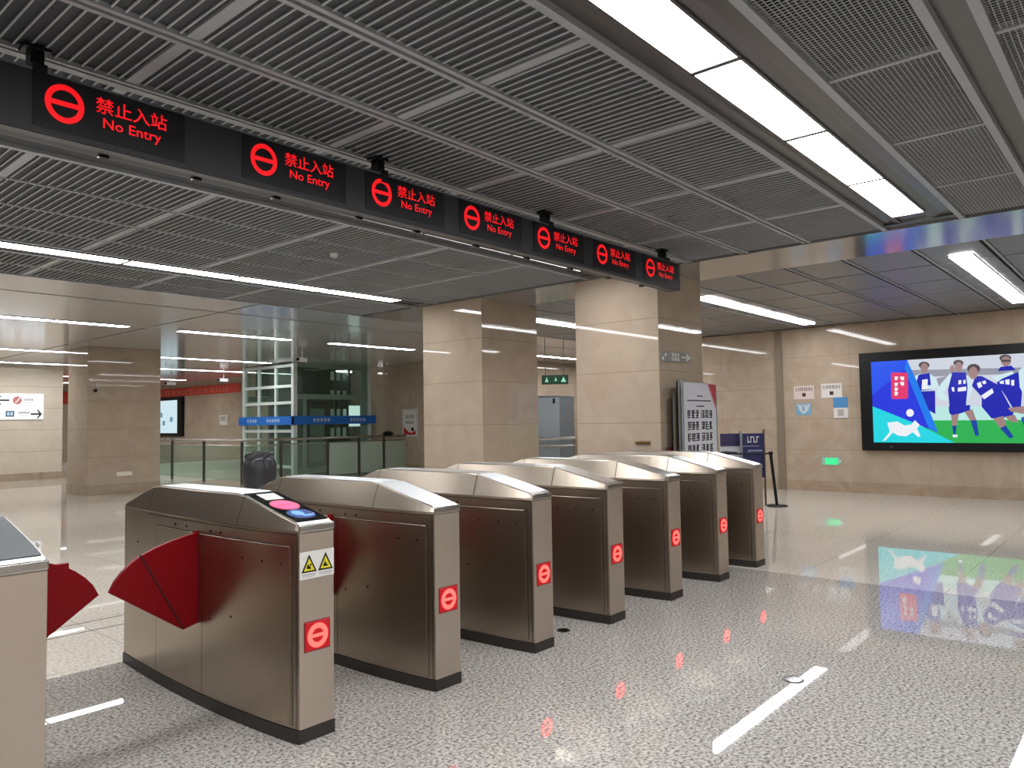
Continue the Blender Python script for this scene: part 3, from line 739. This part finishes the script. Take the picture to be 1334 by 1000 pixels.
# ================================================================ column fittings
t = empty('acrylic_direction_sign', (7.98, 4.318, 2.1), 'grey arrow shaped direction sign mounted on the column below the sign beam', 'sign')
YF = 4.318
at0(MB().prism([(7.615, YF-.006, 2.10), (8.27, YF-.006, 2.115), (8.38, YF-.006, 2.175), (8.27, YF-.006, 2.235), (7.615, YF-.006, 2.22)], (0, 1, 0), .012), 'plate', mat('acrylic_grey', (138, 136, 132), .25), t)
ic = MB()
M_PICP = mat('pictogram_pale', (206, 204, 196), .4)
disc(ic, (7.72, YF-.0075, 2.185), (1, 0, 0), (0, 0, 1), .022, 12); ic.box(7.64, 7.68, YF-.008, YF-.006, 2.12, 2.16)
at0(ic, 'round_pictogram', M_PICP, t); ic = MB()
for x in (7.86, 7.93, 8.0): ic.box(x, x+.045, YF-.008, YF-.006, 2.12, 2.215)
ic.box(7.86, 8.04, YF-.008, YF-.006, 2.16, 2.175)
at0(ic, 'barred_pictogram', M_PICP, t); ic = MB()
ic.box(8.10, 8.22, YF-.008, YF-.006, 2.165, 2.185); ic.prism([(8.22, YF-.0085, 2.125), (8.35, YF-.0085, 2.175), (8.22, YF-.0085, 2.225)], (0, 1, 0), .002)
at0(ic, 'arrow', M_PICP, t)
t = empty('recessed_handle', (7.588, 4.56, 1.17), 'small brass recessed handle on the near face of the beige column', 'handle')
at0(MB().box(7.584, 7.60, 4.47, 4.66, 1.155, 1.19), 'plate', mat('brass', (150, 120, 70), .3, .8), t)
at0(MB().tube([(7.582, 4.47, 1.172), (7.566, 4.48, 1.172), (7.566, 4.65, 1.172), (7.582, 4.66, 1.172)], .007, 8), 'bar', mat('brass', (150, 120, 70)), t)
t = empty('socket_plate', (6.97, 17.28, .36), 'long white socket plate low on the wide far column', 'wall plate')
at0(MB().box(6.80, 7.13, 17.272, 17.30, .37, .46), 'plate', mat('plate_pale', (232, 222, 206), .3), t)
t = empty('wall_camera_dome', (6.35, 17.29, 2.23), 'small dark round fitting high on the wide far left column', 'fitting')
at0(MB().tube([(6.35, 17.30, 2.23), (6.35, 17.25, 2.23)], .035, 14), 'cap', M_BLACK, t); at0(MB().tube([(6.35, 17.256, 2.23), (6.35, 17.235, 2.23)], .018, 10), 'lens', M_BLACKG, t)

# ================================================================ floor items
for (x, y, r, lb) in ((4.195, 1.605, .058, 'round metal floor cap in the white light streak at lower right'),
                      (4.20, 3.19, .048, 'round metal floor cap beside the foot of the third gate')):
    t = empty('floor_cap', (x, y, 0), lb, 'floor cap', 'round floor caps')
    mb = MB(); mb.lathe([(r, 0), (r, .002), (r-.003, .004), (r-.012, .004), (r-.013, .0015)], 0, 0, 32); mb.build('rim', M_HOLE, t)
    MB().lathe([(r-.012, 0), (r-.012, .0028)], 0, 0, 32).build('plate', mat('cap_metal', (120, 118, 114), .06, 1.0), t)
    MB().box(-.012, .012, -.002, .002, .0028, .0036).build('slot', M_HOLE, t)
t = empty('smoke_detector', (4.576, 6.32, CZ), 'small pale round detector on the slatted ceiling left of the sign beam', 'detector')
MB().lathe([(.02, -.035), (.036, -.032), (.04, -.016), (.04, 0)], 0, 0, 20).build('body', mat('detector_white', (246, 246, 244), .4), t); MB().lathe([(.024, -.042), (.016, -.036)], 0, 0, 16).build('sensor', mat('plate_pale', (1,1,1)), t)

# ================================================================ belt stanchion and boards
t = empty('belt_stanchion', (12.08, 4.79, 0), 'black leaning belt stanchion on a round base right of the last gate', 'stanchion')
MB().lathe([(.165, 0), (.165, .012), (.15, .022), (.03, .03)], 0, 0, 28).build('base', M_BLACK, t)
MB().tube([(0, 0, .02), (-.08, .045, .84)], .024, 14).build('pole', M_BLACK, t)
MB().lathe([(.03, .83), (.036, .84), (.036, .875), (.028, .885)], -.08, .045, 16).build('head', M_BLACK, t)
MB().tube([(-.08, .045, .855), (-.30, .30, .855), (-.56, .59, .862)], .014, 8).build('belt', M_BLACK, t)
MB().tube([(-.44, .46, .872), (-.56, .59, .876), (-.66, .69, .872)], [.02, .034, .018], 10).build('belt_grip', M_BLACK, t)
def tiltboard(name, a, b, z0, z1, zb, lean, label, cat, th=.03, face=None, group=None):
    """upright board between ground points a and b"""
    a = Vector((a[0], a[1], 0)); b = Vector((b[0], b[1], 0)); t = empty(name, ((a.x+b.x)/2, (a.y+b.y)/2, 0), label, cat, group)
    return t, a, b
def panel(par, a, b, z0, z1, mt, name, th=.02, off=0., zl=None):
    """vertical slab along a-b, seen from the camera side; off moves it towards the camera"""
    A = Vector((a[0], a[1])); B = Vector((b[0], b[1])); d = (B-A).normalized(); n = Vector((d.y, -d.x))
    if n.dot(-A) < 0: n = -n
    A = A+n*off; B = B+n*off; C_ = -n*th
    return at0(MB().prism([(A.x, A.y, z0), (B.x, B.y, z0), (B.x, B.y, z1), (A.x, A.y, zl if zl else z1)], (C_.x, C_.y, 0), 1), name, mt, par)
def inter(a, b, t): return (a[0]+(b[0]-a[0])*t, a[1]+(b[1]-a[1])*t)
# tall notice board
A_, B_ = (7.80, 4.14), (8.62, 4.14)
t, _, _ = tiltboard('notice_board', A_, B_, 0, 1.9, 0, 0, 'tall white notice board with red corner and blocks of black writing', 'board')
panel(t, A_, B_, .06, 1.86, mat('board_white', (206, 206, 212), .35), 'board', .018)
panel(t, inter(A_, B_, -.03), inter(A_, B_, 0), .03, 1.89, M_GREY, 'side_frame', .018, .002)
panel(t, inter(A_, B_, 1), inter(A_, B_, 1.03), .03, 1.84, M_GREY, 'side_frame', .018, .002)
panel(t, inter(A_, B_, .1), inter(A_, B_, .9), .0, .06, M_GREYD, 'foot', .06, .03)
d_ = (Vector(B_)-Vector(A_)).normalized(); n_ = Vector((d_.y, -d_.x)); n_ = -n_ if n_.dot(-Vector(A_)) < 0 else n_
def onb(u, z, off=.003): q = Vector(inter(A_, B_, u))+n_*off; return (q.x, q.y, z)
rc = MB(); rc.prism([onb(.76, 1.855), onb(1, 1.855), onb(1, 1.58)], (-n_.x, -n_.y, 0), .002); at0(rc, 'red_corner', mat('board_red', (168, 28, 38), .4), t)
rc = MB(); rc.prism([onb(.72, 1.855), onb(.76, 1.855), onb(1, 1.58), onb(1, 1.53)], (-n_.x, -n_.y, 0), .0015); at0(rc, 'pink_edge', mat('board_pink', (206, 150, 156), .4), t)
tx = MB(); rr = random.Random(11); M_BINK = mat('board_ink', (62, 60, 72), .5)
def stroke(u0, u1, z0, z1): tx.prism([onb(u0, z0), onb(u1, z0), onb(u1, z1), onb(u0, z1)], (-n_.x, -n_.y, 0), .002)
for row in range(7):
    zt = 1.545-row*.135
    for blk in (0, 1):
        tx = MB()
        for ch in range(3):
            u0 = .1+blk*.42+ch*.125; w = .105
            for q in range(4): zz = zt-.10+q*.026+rr.random()*.006; stroke(u0, u0+w*(.6+.4*rr.random()), zz, zz+.013)
            for q in range(2): uu = u0+w*rr.random()*.8; stroke(uu, uu+.02, zt-.10+.03*rr.random(), zt-.005)
        at0(tx, 'board_lettering', M_BINK, t)
for z, u0, u1 in ((1.70, .40, .60), (1.645, .1, .85), (1.58, .38, .62)):
    tx = MB()
    k = int((u1-u0)/.03)
    for q in range(k): stroke(u0+q*.03, u0+q*.03+.021, z, z+.014)
    at0(tx, 'heading_lettering', M_BINK, t)
# boards stacked behind it, edge on
for k, (z1_, c, lb) in enumerate(((1.87, (176, 172, 166), 'pale board leaning directly behind the tall white notice board'),
                                   (1.72, (150, 132, 116), 'beige edged board behind the pale one, against the column'),
                                   (1.12, (150, 20, 30), 'low dark red board at the left of the stacked boards'))):
    a2 = (A_[0]-.055-.045*k, A_[1]+.045+.045*k); b2 = (B_[0]-.08, B_[1]+.045+.045*k)
    tt = empty('stacked_board', (a2[0], a2[1], 0), lb, 'board')
    panel(tt, a2, b2, 0, z1_, mat('stack_%d' % k, c, .4), 'board', .012)
    panel(tt, a2, inter(a2, b2, .02), 0, z1_+.01, M_GREYD, 'edge_trim', .014, .002)
# blue and white low boards
A2, B2 = (11.78, 5.60), (12.01, 5.36)
t = empty('low_sign_board', (A2[0], A2[1], 0), 'low board with purple top and white lower half, beside the tall notice board', 'board')
panel(t, A2, B2, .0, 1.18, mat('board_offwhite', (190, 190, 200), .4), 'board', .02)
panel(t, A2, B2, .97, 1.18, mat('board_purple', (52, 46, 82), .4), 'purple_band', .004, .004)
panel(t, B2, inter(A2, B2, 1.06), .0, 1.22, M_GREY, 'post', .03, .01)
A3, B3 = (11.88, 5.26), (12.12, 5.00)
t = empty('blue_queue_board', (A3[0], A3[1], 0), 'dark blue board with white lettering between posts, left of the stanchion', 'board')
panel(t, A3, B3, .45, 1.18, mat('board_navy', (36, 38, 84), .35), 'board', .02)
panel(t, inter(A3, B3, -.09), A3, .0, 1.22, M_GREY, 'post', .03, .01); panel(t, B3, inter(A3, B3, 1.06), .0, 1.24, mat('post_brown', (74, 58, 60), .4), 'post', .03, .01)
for (z0, z1_, u0, u1, n) in ((1.03, 1.13, .25, .82, 4), (.88, .91, .25, .95, 9), (.965, .975, .02, .98, 1)):
    for k in range(n):
        w = (u1-u0)/n
        if n == 4:
            panel(t, inter(A3, B3, u0+w*k), inter(A3, B3, u0+w*k+w*.22), z0, z1_, M_WHITE, 'lettering', .002, .003)
            panel(t, inter(A3, B3, u0+w*k), inter(A3, B3, u0+w*k+w*.75), z1_-.02 if k % 2 else z0, z1_ if k % 2 else z0+.02, M_WHITE, 'lettering', .002, .003)
        else: panel(t, inter(A3, B3, u0+w*k), inter(A3, B3, u0+w*k+w*.8), z0, z1_, mat('board_letter_dim', (150, 152, 180), .4), 'lettering', .002, .003)

# ================================================================ grey cabinet, green sign, short railing between the near columns
t = empty('metal_cabinet', (12.0, 9.7, 0), 'tall grey metal cabinet between the two near columns', 'cabinet')
A4, B4, C4 = (11.46, 9.75), (12.02, 9.13), (12.75, 9.30)
panel(t, A4, B4, .05, 1.93, M_GREY, 'front_panel', .03)
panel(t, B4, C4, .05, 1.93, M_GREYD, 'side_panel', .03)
at0(MB().prism([(A4[0], A4[1], 1.90), (B4[0], B4[1], 1.90), (C4[0], C4[1], 1.90), (12.2, 10.0, 1.90)], (0, 0, 1), .04), 'top_panel', M_GREY, t)
at0(MB().prism([(A4[0], A4[1], 0), (B4[0], B4[1], 0), (C4[0], C4[1], 0), (12.2, 10.0, 0)], (0, 0, 1), .06), 'base', M_BLACK, t)
panel(t, inter(A4, B4, -.05), A4, .05, 1.9, M_BLACK, 'edge_strip', .03, .004)
panel(t, inter(A4, B4, .84), inter(A4, B4, .90), 1.78, 1.88, M_BLACK, 'lock', .01, .01)
t = empty('green_hanging_sign', (12.7, 9.75, 2.2), 'green lit sign with white pictograms hanging above the grey cabinet', 'sign')
A5, B5 = (12.56, 10.0), (12.92, 9.56)
panel(t, A5, B5, 2.21, 2.41, mat('sign_green', (8, 66, 40), .3), 'face', .06)
for k, (u, w, z0) in enumerate(((.12, .14, .05), (.48, .1, .07), (.72, .2, .05))):
    q = MB(); a_, b_ = inter(A5, B5, u), inter(A5, B5, u+w); c_ = inter(A5, B5, u+w/2)
    nn = Vector((-.77, -.63))*.006
    q.prism([(a_[0]+nn.x, a_[1]+nn.y, 2.21+z0), (b_[0]+nn.x, b_[1]+nn.y, 2.21+z0), (c_[0]+nn.x, c_[1]+nn.y, 2.37)], (-nn.x, -nn.y, 0), .5)
    at0(q, 'pictogram', mat('pict_pale', (150, 205, 180), .4, emit=(150, 210, 180), es=.4), t)
for u in (.15, .85):
    c_ = inter(A5, B5, u); at0(MB().tube([(c_[0]+.02, c_[1]+.02, 2.41), (c_[0]+.02, c_[1]+.02, CZ)], .008, 8), 'hanger', M_GREYD, t)
t = empty('short_railing', (11.6, 9.5, 0), 'steel railing of two horizontal tubes in front of the grey cabinet', 'railing')
R1, R2 = (10.9, 10.08), (12.18, 8.88)
at0(MB().tube([(R1[0], R1[1], 1.07), (R2[0], R2[1], 1.09)], .028, 12), 'top_rail', M_RAILST, t)
at0(MB().tube([(R1[0], R1[1], .93), (R2[0], R2[1], .94)], .022, 12), 'mid_rail', M_RAILST, t)
for q in (R1, R2): at0(MB().tube([(q[0], q[1], 0), (q[0], q[1], 1.07)], .025, 12), 'post', M_RAILST, t)

# ================================================================ stair railing with glass
t = empty('glass_railing', (9.65, 17.1, 0), 'steel and green glass railing around the stairwell behind the gates', 'railing')
XR, YR = 9.65, 17.1
at0(MB().tube([(XR, 26, 1.06), (XR, YR, 1.06), (X1-.05, YR, 1.06)], .035, 12), 'handrail', M_RAILST, t)
at0(MB().tube([(XR, 26, .93), (XR, YR, .93), (X1-.05, YR, .93)], .018, 8), 'lower_rail', M_RAILST, t)
M_POST = mat('railing_post', (84, 82, 78), .35, .7)
for (x, y) in ((XR, YR), (10.73, YR), (12.15, YR), (13.2, YR), (14.09, YR), (XR, 19.0), (XR, 20.8), (XR, 22.6), (XR, 24.4)):
    at0(MB().box(x-.03, x+.03, y-.02, y+.02, 0, 1.03), 'post', M_POST, t)
for a, b in ((XR+.05, 10.68), (10.78, 12.1), (12.2, 13.15), (13.25, 14.04), (14.14, 14.9)):
    at0(MB().box(a, b, YR-.006, YR+.006, .06, .92), 'glass_pane', M_RGLASS if a > 12.1 else M_CGLASS, t)
for a, b in ((17.15, 18.95), (19.05, 20.75), (20.85, 22.55), (22.65, 24.35)):
    at0(MB().box(XR-.006, XR+.006, a, b, .06, .92), 'glass_pane', M_CGLASS, t)
# low back wall of the stairwell
tag(MB().box(9.9, 14.9, 23.2, 23.3, 0, .3).build('stairwell_parapet', mat('parapet_green', (206, 212, 200), .4)), 'low pale green parapet across the far side of the stairwell', 'parapet')
# bagged bin
t = empty('bagged_bin', (8.35, 14.1, 0), 'dark rounded bin under plastic wrap in front of the glass railing', 'bin')
M_BAG = mat('dark_plastic_bag', (58, 58, 62), .3)
MB().lathe([(.20, 0), (.26, .04), (.31, .18), (.335, .40), (.33, .60), (.30, .72), (.27, .78)], 0, 0, 26, .03).build('bag', M_BAG, t, smooth=True)
MB().lathe([(.27, .77), (.285, .80), (.27, .87), (.20, .86), (.16, .90), (.05, .85)], 0, 0, 20, .10).build('bag_opening', mat('bag_top', (70, 70, 74), .22), t)
# small dark object on the rail
t = tag(MB().lathe([(.16, 0), (.17, .03), (.13, .08), (.05, .11)], 0, 0, 18).build('dark_cap', M_BLACK, loc=(14.25, 17.1, 1.096)), 'small dark cap shaped object resting on the railing', 'cap')
# poster on the wall
t = empty('framed_poster', (X1, 16.9, 1.05), 'white framed poster with red curved foot on the wall left of the second column', 'poster')
at0(MB().box(X1-.03, X1-.001, 16.58, 17.24, 1.02, 1.84), 'frame', mat('poster_frame', (200, 196, 192), .4), t)
at0(MB().box(X1-.034, X1-.03, 16.65, 17.17, 1.08, 1.78), 'sheet', mat('poster_sheet', (216, 210, 206), .4), t)
g = MB(); glyph_row(g, 17.12, 16.70, 1.56, 1.68, 5, X1-.037, 2); at0(g, 'heading_text', mat('poster_ink_red', (150, 90, 92), .5), t)
g = MB(); glyph_row(g, 17.1, 16.72, 1.40, 1.50, 6, X1-.037, 4); at0(g, 'body_text', M_INK, t)
at0(MB().prism([(X1-.037, 17.17, 1.08), (X1-.037, 16.65, 1.08), (X1-.037, 16.65, 1.22), (X1-.037, 16.8, 1.14), (X1-.037, 16.95, 1.15), (X1-.037, 17.17, 1.32)], (1, 0, 0), .002), 'red_foot', mat('poster_red', (176, 28, 38), .4), t)
q = MB(); disc(q, (X1-.038, 16.78, 1.24), (0, 1, 0), (0, 0, 1), .06, 16); at0(q, 'dark_dot', M_BLACK, t)

# ================================================================ glass lift shaft
t = empty('glass_lift_shaft', (13.2, 19.6, 0), 'glass lift shaft in a pale steel frame with a blue band', 'lift')
LX0, LX1, LY0, LY1 = 11.93, 14.53, 18.35, 20.95
M_FRAME = mat('lift_frame', (214, 224, 220), .3, .1); M_FRAMED = mat('lift_frame_green', (128, 152, 142), .35, .1)
def lp(mb, n, mt, par=None): return at0(mb, n, mt, par or t)
for (x, y) in ((LX0, LY0), (LX1, LY0), (LX0, LY1), (LX1, LY1)):
    lp(MB().box(x-.06, x+.06, y-.06, y+.06, 0, CZ-.01), 'corner_post', M_FRAME)
for y in (19.25, 20.15): lp(MB().box(LX0-.04, LX0+.04, y-.04, y+.04, 0, CZ-.02), 'mullion', M_FRAME)
lp(MB().box(LX0+.30, LX0+.38, LY0-.04, LY0+.04, 0, 2.3), 'mullion', M_FRAMED)
for z in (.25, 1.25, 2.05, 2.52, 3.1): lp(MB().box(LX0-.05, LX0+.05, LY0, LY1, z-.04, z+.04), 'cross_bar', M_FRAME)
for z in (.12, 2.22, 3.12): lp(MB().box(LX0, LX1, LY0-.05, LY0+.05, z-.07, z+.07), 'cross_bar', M_FRAMED)
lp(MB().box(LX0, LX1, LY1-.05, LY1+.05, 2.15, 2.29), 'cross_bar', M_FRAMED)
lp(MB().box(LX1-.3, LX1-.04, LY0-.03, LY0+.03, .1, 3.1), 'wide_mullion', M_FRAMED)
lp(MB().box(LX0+.02, LX1-.02, LY0-.006, LY0+.006, .1, 3.1), 'glass_pane', M_GLASS)
lp(MB().box(LX0-.006, LX0+.006, LY0+.02, LY1-.02, .1, 3.1), 'glass_pane', M_GLASS)
# car and guide frames inside
car = lp(MB().box(12.75, 14.1, 19.2, 20.5, .02, .10).box(12.75, 12.80, 19.2, 20.5, .1, 2.15).box(14.05, 14.1, 19.2, 20.5, .1, 2.15).box(12.75, 14.1, 20.45, 20.5, .1, 2.15).box(12.7, 14.15, 19.15, 20.55, 2.15, 2.3), 'lift_car', mat('car_dark', (74, 84, 80), .3, .4))
at0(MB().box(13.0, 13.5, 19.16, 19.19, .3, 1.9), 'car_door', mat('car_door', (160, 172, 166), .3, .2), car); car.children[0].matrix_parent_inverse = Matrix.Identity(4)
lp(MB().box(12.55, 12.62, 18.9, 20.7, .0, 3.15).box(14.2, 14.28, 18.9, 20.7, 0, 3.15).box(13.7, 13.78, 19.0, 19.08, 0, 3.15), 'guide_rails', mat('guide_dark', (48, 54, 52), .4))
lp(MB().box(12.1, 14.3, 20.6, 20.66, 2.3, 3.15), 'machine_screen', mat('machine_dark', (38, 42, 42), .5))
for k in range(5):
    z = .5+k*.56
    for j in range(3): lp(MB().box(13.45+j*.22, 13.45+j*.22+.11, 18.75, 18.78, z, z+.26), 'guide_plate', mat('guide_white', (240, 246, 244), .3))
lp(MB().box(13.9, 14.4, 19.0, 19.1, 3.02, 3.06), 'shaft_lamp', M_LAMP)
lp(MB().box(14.02, 14.42, 18.62, 18.65, 1.35, 1.98), 'lit_notice', mat('lit_white', (240, 250, 250), .4, emit=(240, 250, 252), es=.9))
lp(MB().box(LX0-.16, LX1+.16, LY0-.16, LY0-.12, 1.43, 1.67).box(LX0-.16, LX0-.12, LY0-.16, LY1+.1, 1.43, 1.67), 'blue_band', mat('band_blue', (22, 108, 200), .35))
M_BW = mat('band_white', (206, 222, 240), .4)
for (u, n) in ((.62, 5), (1.9, 5)):
    g = MB(); rr = random.Random(int(u*10))
    for k in range(n):
        x = LX0-.1+u+k*.12
        for j in range(2): g.box(x+j*.045, x+j*.045+.022, LY0-.163, LY0-.160, 1.50, 1.60)
        g.box(x, x+.085, LY0-.163, LY0-.160, 1.54+.03*rr.random(), 1.565+.03*rr.random())
    lp(g, 'band_lettering', M_BW)
for (u, n) in ((.5, 5), (1.7, 4)):
    g = MB()
    for k in range(n):
        y = LY0+u+k*.14
        for j in range(2): g.box(LX0-.163, LX0-.160, y+j*.05, y+j*.05+.025, 1.50, 1.60)
        g.box(LX0-.163, LX0-.160, y, y+.1, 1.545, 1.57)
    lp(g, 'band_lettering', M_BW)

# ================================================================ far things
t = empty('far_wall_screen', (X1, 33.8, 1), 'distant black framed screen with a pale blue picture beside the red banner', 'screen')
at0(MB().box(X1-.12, X1-.001, 31.15, 36, 1.0, 2.68), 'frame', M_BLACK, t)
at0(MB().box(X1-.124, X1-.12, 31.55, 35.9, 1.14, 2.54), 'picture', mat('far_pic', (0, 0, 0), .3, emit=(206, 230, 238), es=.95), t)
g = MB(); rr = random.Random(5)
for k in range(7):
    y = 31.9+rr.random()*1.6; z = 1.3+rr.random()*.7
    g.box(X1-.127, X1-.1245, y, y+.25, z, z+.2)
at0(g, 'picture_shapes', mat('far_pic_shapes', (0, 0, 0), .3, emit=(110, 160, 184), es=.8), t)
t = empty('red_banner', (X1, 31, 2.55), 'red banner with pale writing hung high on the far wall', 'banner')
at0(MB().box(X1-.03, X1-.002, 26.6, 36, 2.70, 3.05), 'cloth', mat('banner_red', (206, 62, 44), .6), t)
g = MB(); glyph_row(g, 35.2, 27.4, 2.76, 2.98, 14, X1-.034, 9); at0(g, 'banner_text', mat('banner_text', (222, 110, 90), .6), t)
t = empty('red_banner', (10.3, 36, 2.6), 'piece of red banner visible in the gap between left wall and wide column', 'banner')
at0(MB().box(8.6, 12.4, 35.97, 35.998, 2.45, 3.0), 'cloth', mat('banner_red', (206, 62, 44)), t)
t = empty('small_wall_notice', (X1, 27.9, 1.55), 'small pale notice on the far wall between the banner and the lift', 'notice')
at0(MB().box(X1-.01, X1-.001, 27.6, 28.2, 1.45, 1.85), 'sheet', M_PAPER, t); g = MB(); glyph_row(g, 28.1, 27.7, 1.62, 1.8, 3, X1-.013, 8); at0(g, 'text', M_INK, t)
# directory sign on the left wall
t = empty('directory_sign', (6.6, 24, 1.7), 'white directory sign with arrows on the left wall', 'sign')
YS = 24-.03
at0(MB().box(4.9, 7.45, YS, 23.999, 1.69, 2.41), 'board', mat('directory_white', (238, 240, 240), .4, emit=(235, 240, 245), es=.25), t)
def arrow(x, z, s, L_=.34):
    mb = MB(); y = YS-.003
    mb.prism([(x-s*L_/2, y, z-.022), (x+s*L_*.3, y, z-.022), (x+s*L_*.3, y, z+.022), (x-s*L_/2, y, z+.022)], (0, 1, 0), .002)
    mb.prism([(x+s*L_/2, y, z), (x+s*L_*.16, y, z+.12), (x+s*L_*.04, y, z+.12), (x+s*L_*.3, y, z), (x+s*L_*.04, y, z-.12), (x+s*L_*.16, y, z-.12)], (0, 1, 0), .002)
    at0(mb, 'arrow', mat('arrow_black', (34, 30, 36), .5), t)
arrow(6.44, 2.22, -1); arrow(7.27, 1.84, 1, .28)
q = MB(); disc(q, (6.80, YS-.003, 2.22), (1, 0, 0), (0, 0, 1), .11, 20); at0(q, 'red_symbol', mat('directory_red', (196, 120, 116), .5), t)
q = MB(); q.prism([(6.74, YS-.005, 2.15), (6.78, YS-.005, 2.15), (6.88, YS-.005, 2.29), (6.84, YS-.005, 2.29)], (0, 1, 0), .001); at0(q, 'symbol_slash', M_WHITE, t)
q = MB(); q.box(6.53, 6.73, YS-.003, YS, 1.77, 1.93); at0(q, 'blue_symbol', mat('directory_blue', (40, 92, 124), .5), t)
q = MB(); q.box(6.56, 6.62, YS-.005, YS-.003, 1.80, 1.90).box(6.64, 6.70, YS-.005, YS-.003, 1.80, 1.90); at0(q, 'blue_symbol_bars', mat('directory_pale', (190, 214, 226), .5), t)
q = MB()
for (x, z, n) in ((6.98, 2.24, 4), (6.84, 1.88, 5)):
    for k in range(n): q.box(x+k*.055, x+k*.055+.04, YS-.003, YS, z-.03, z+.03)
    for k in range(n*2): q.box(x+k*.026, x+k*.026+.016, YS-.003, YS, z-.09, z-.07)
at0(q, 'lettering', mat('directory_grey', (170, 172, 176), .5), t)
# cameras under the ceiling
def cctv(x, y, z, label, k=1.0, rz=0., drop=None):
    t = empty('security_camera', (x, y, z), label, 'security camera', 'ceiling security cameras', rz)
    MB().tube([(0, 0, .05*k), (0, 0, CZ-z)], .014*k, 8).build('stem', M_WHITE, t)
    MB().box(-.20*k, .16*k, -.05*k, .05*k, -.05*k, .05*k).build('housing', M_WHITE, t, bevel=.01)
    MB().tube([(-.20*k, 0, 0), (-.235*k, 0, 0)], .04*k, 12).build('lens', M_BLACK, t)
cctv(10.3, 15.5, 2.98, 'white security camera on the ceiling in front of the lift shaft', 1.0, .5)
cctv(12.6, 23.5, 2.94, 'small security camera hanging right of the red banner end', 1.0, .3)
cctv(11.5, 24.9, 2.86, 'small security camera hanging in front of the red banner', 1.0, .3)
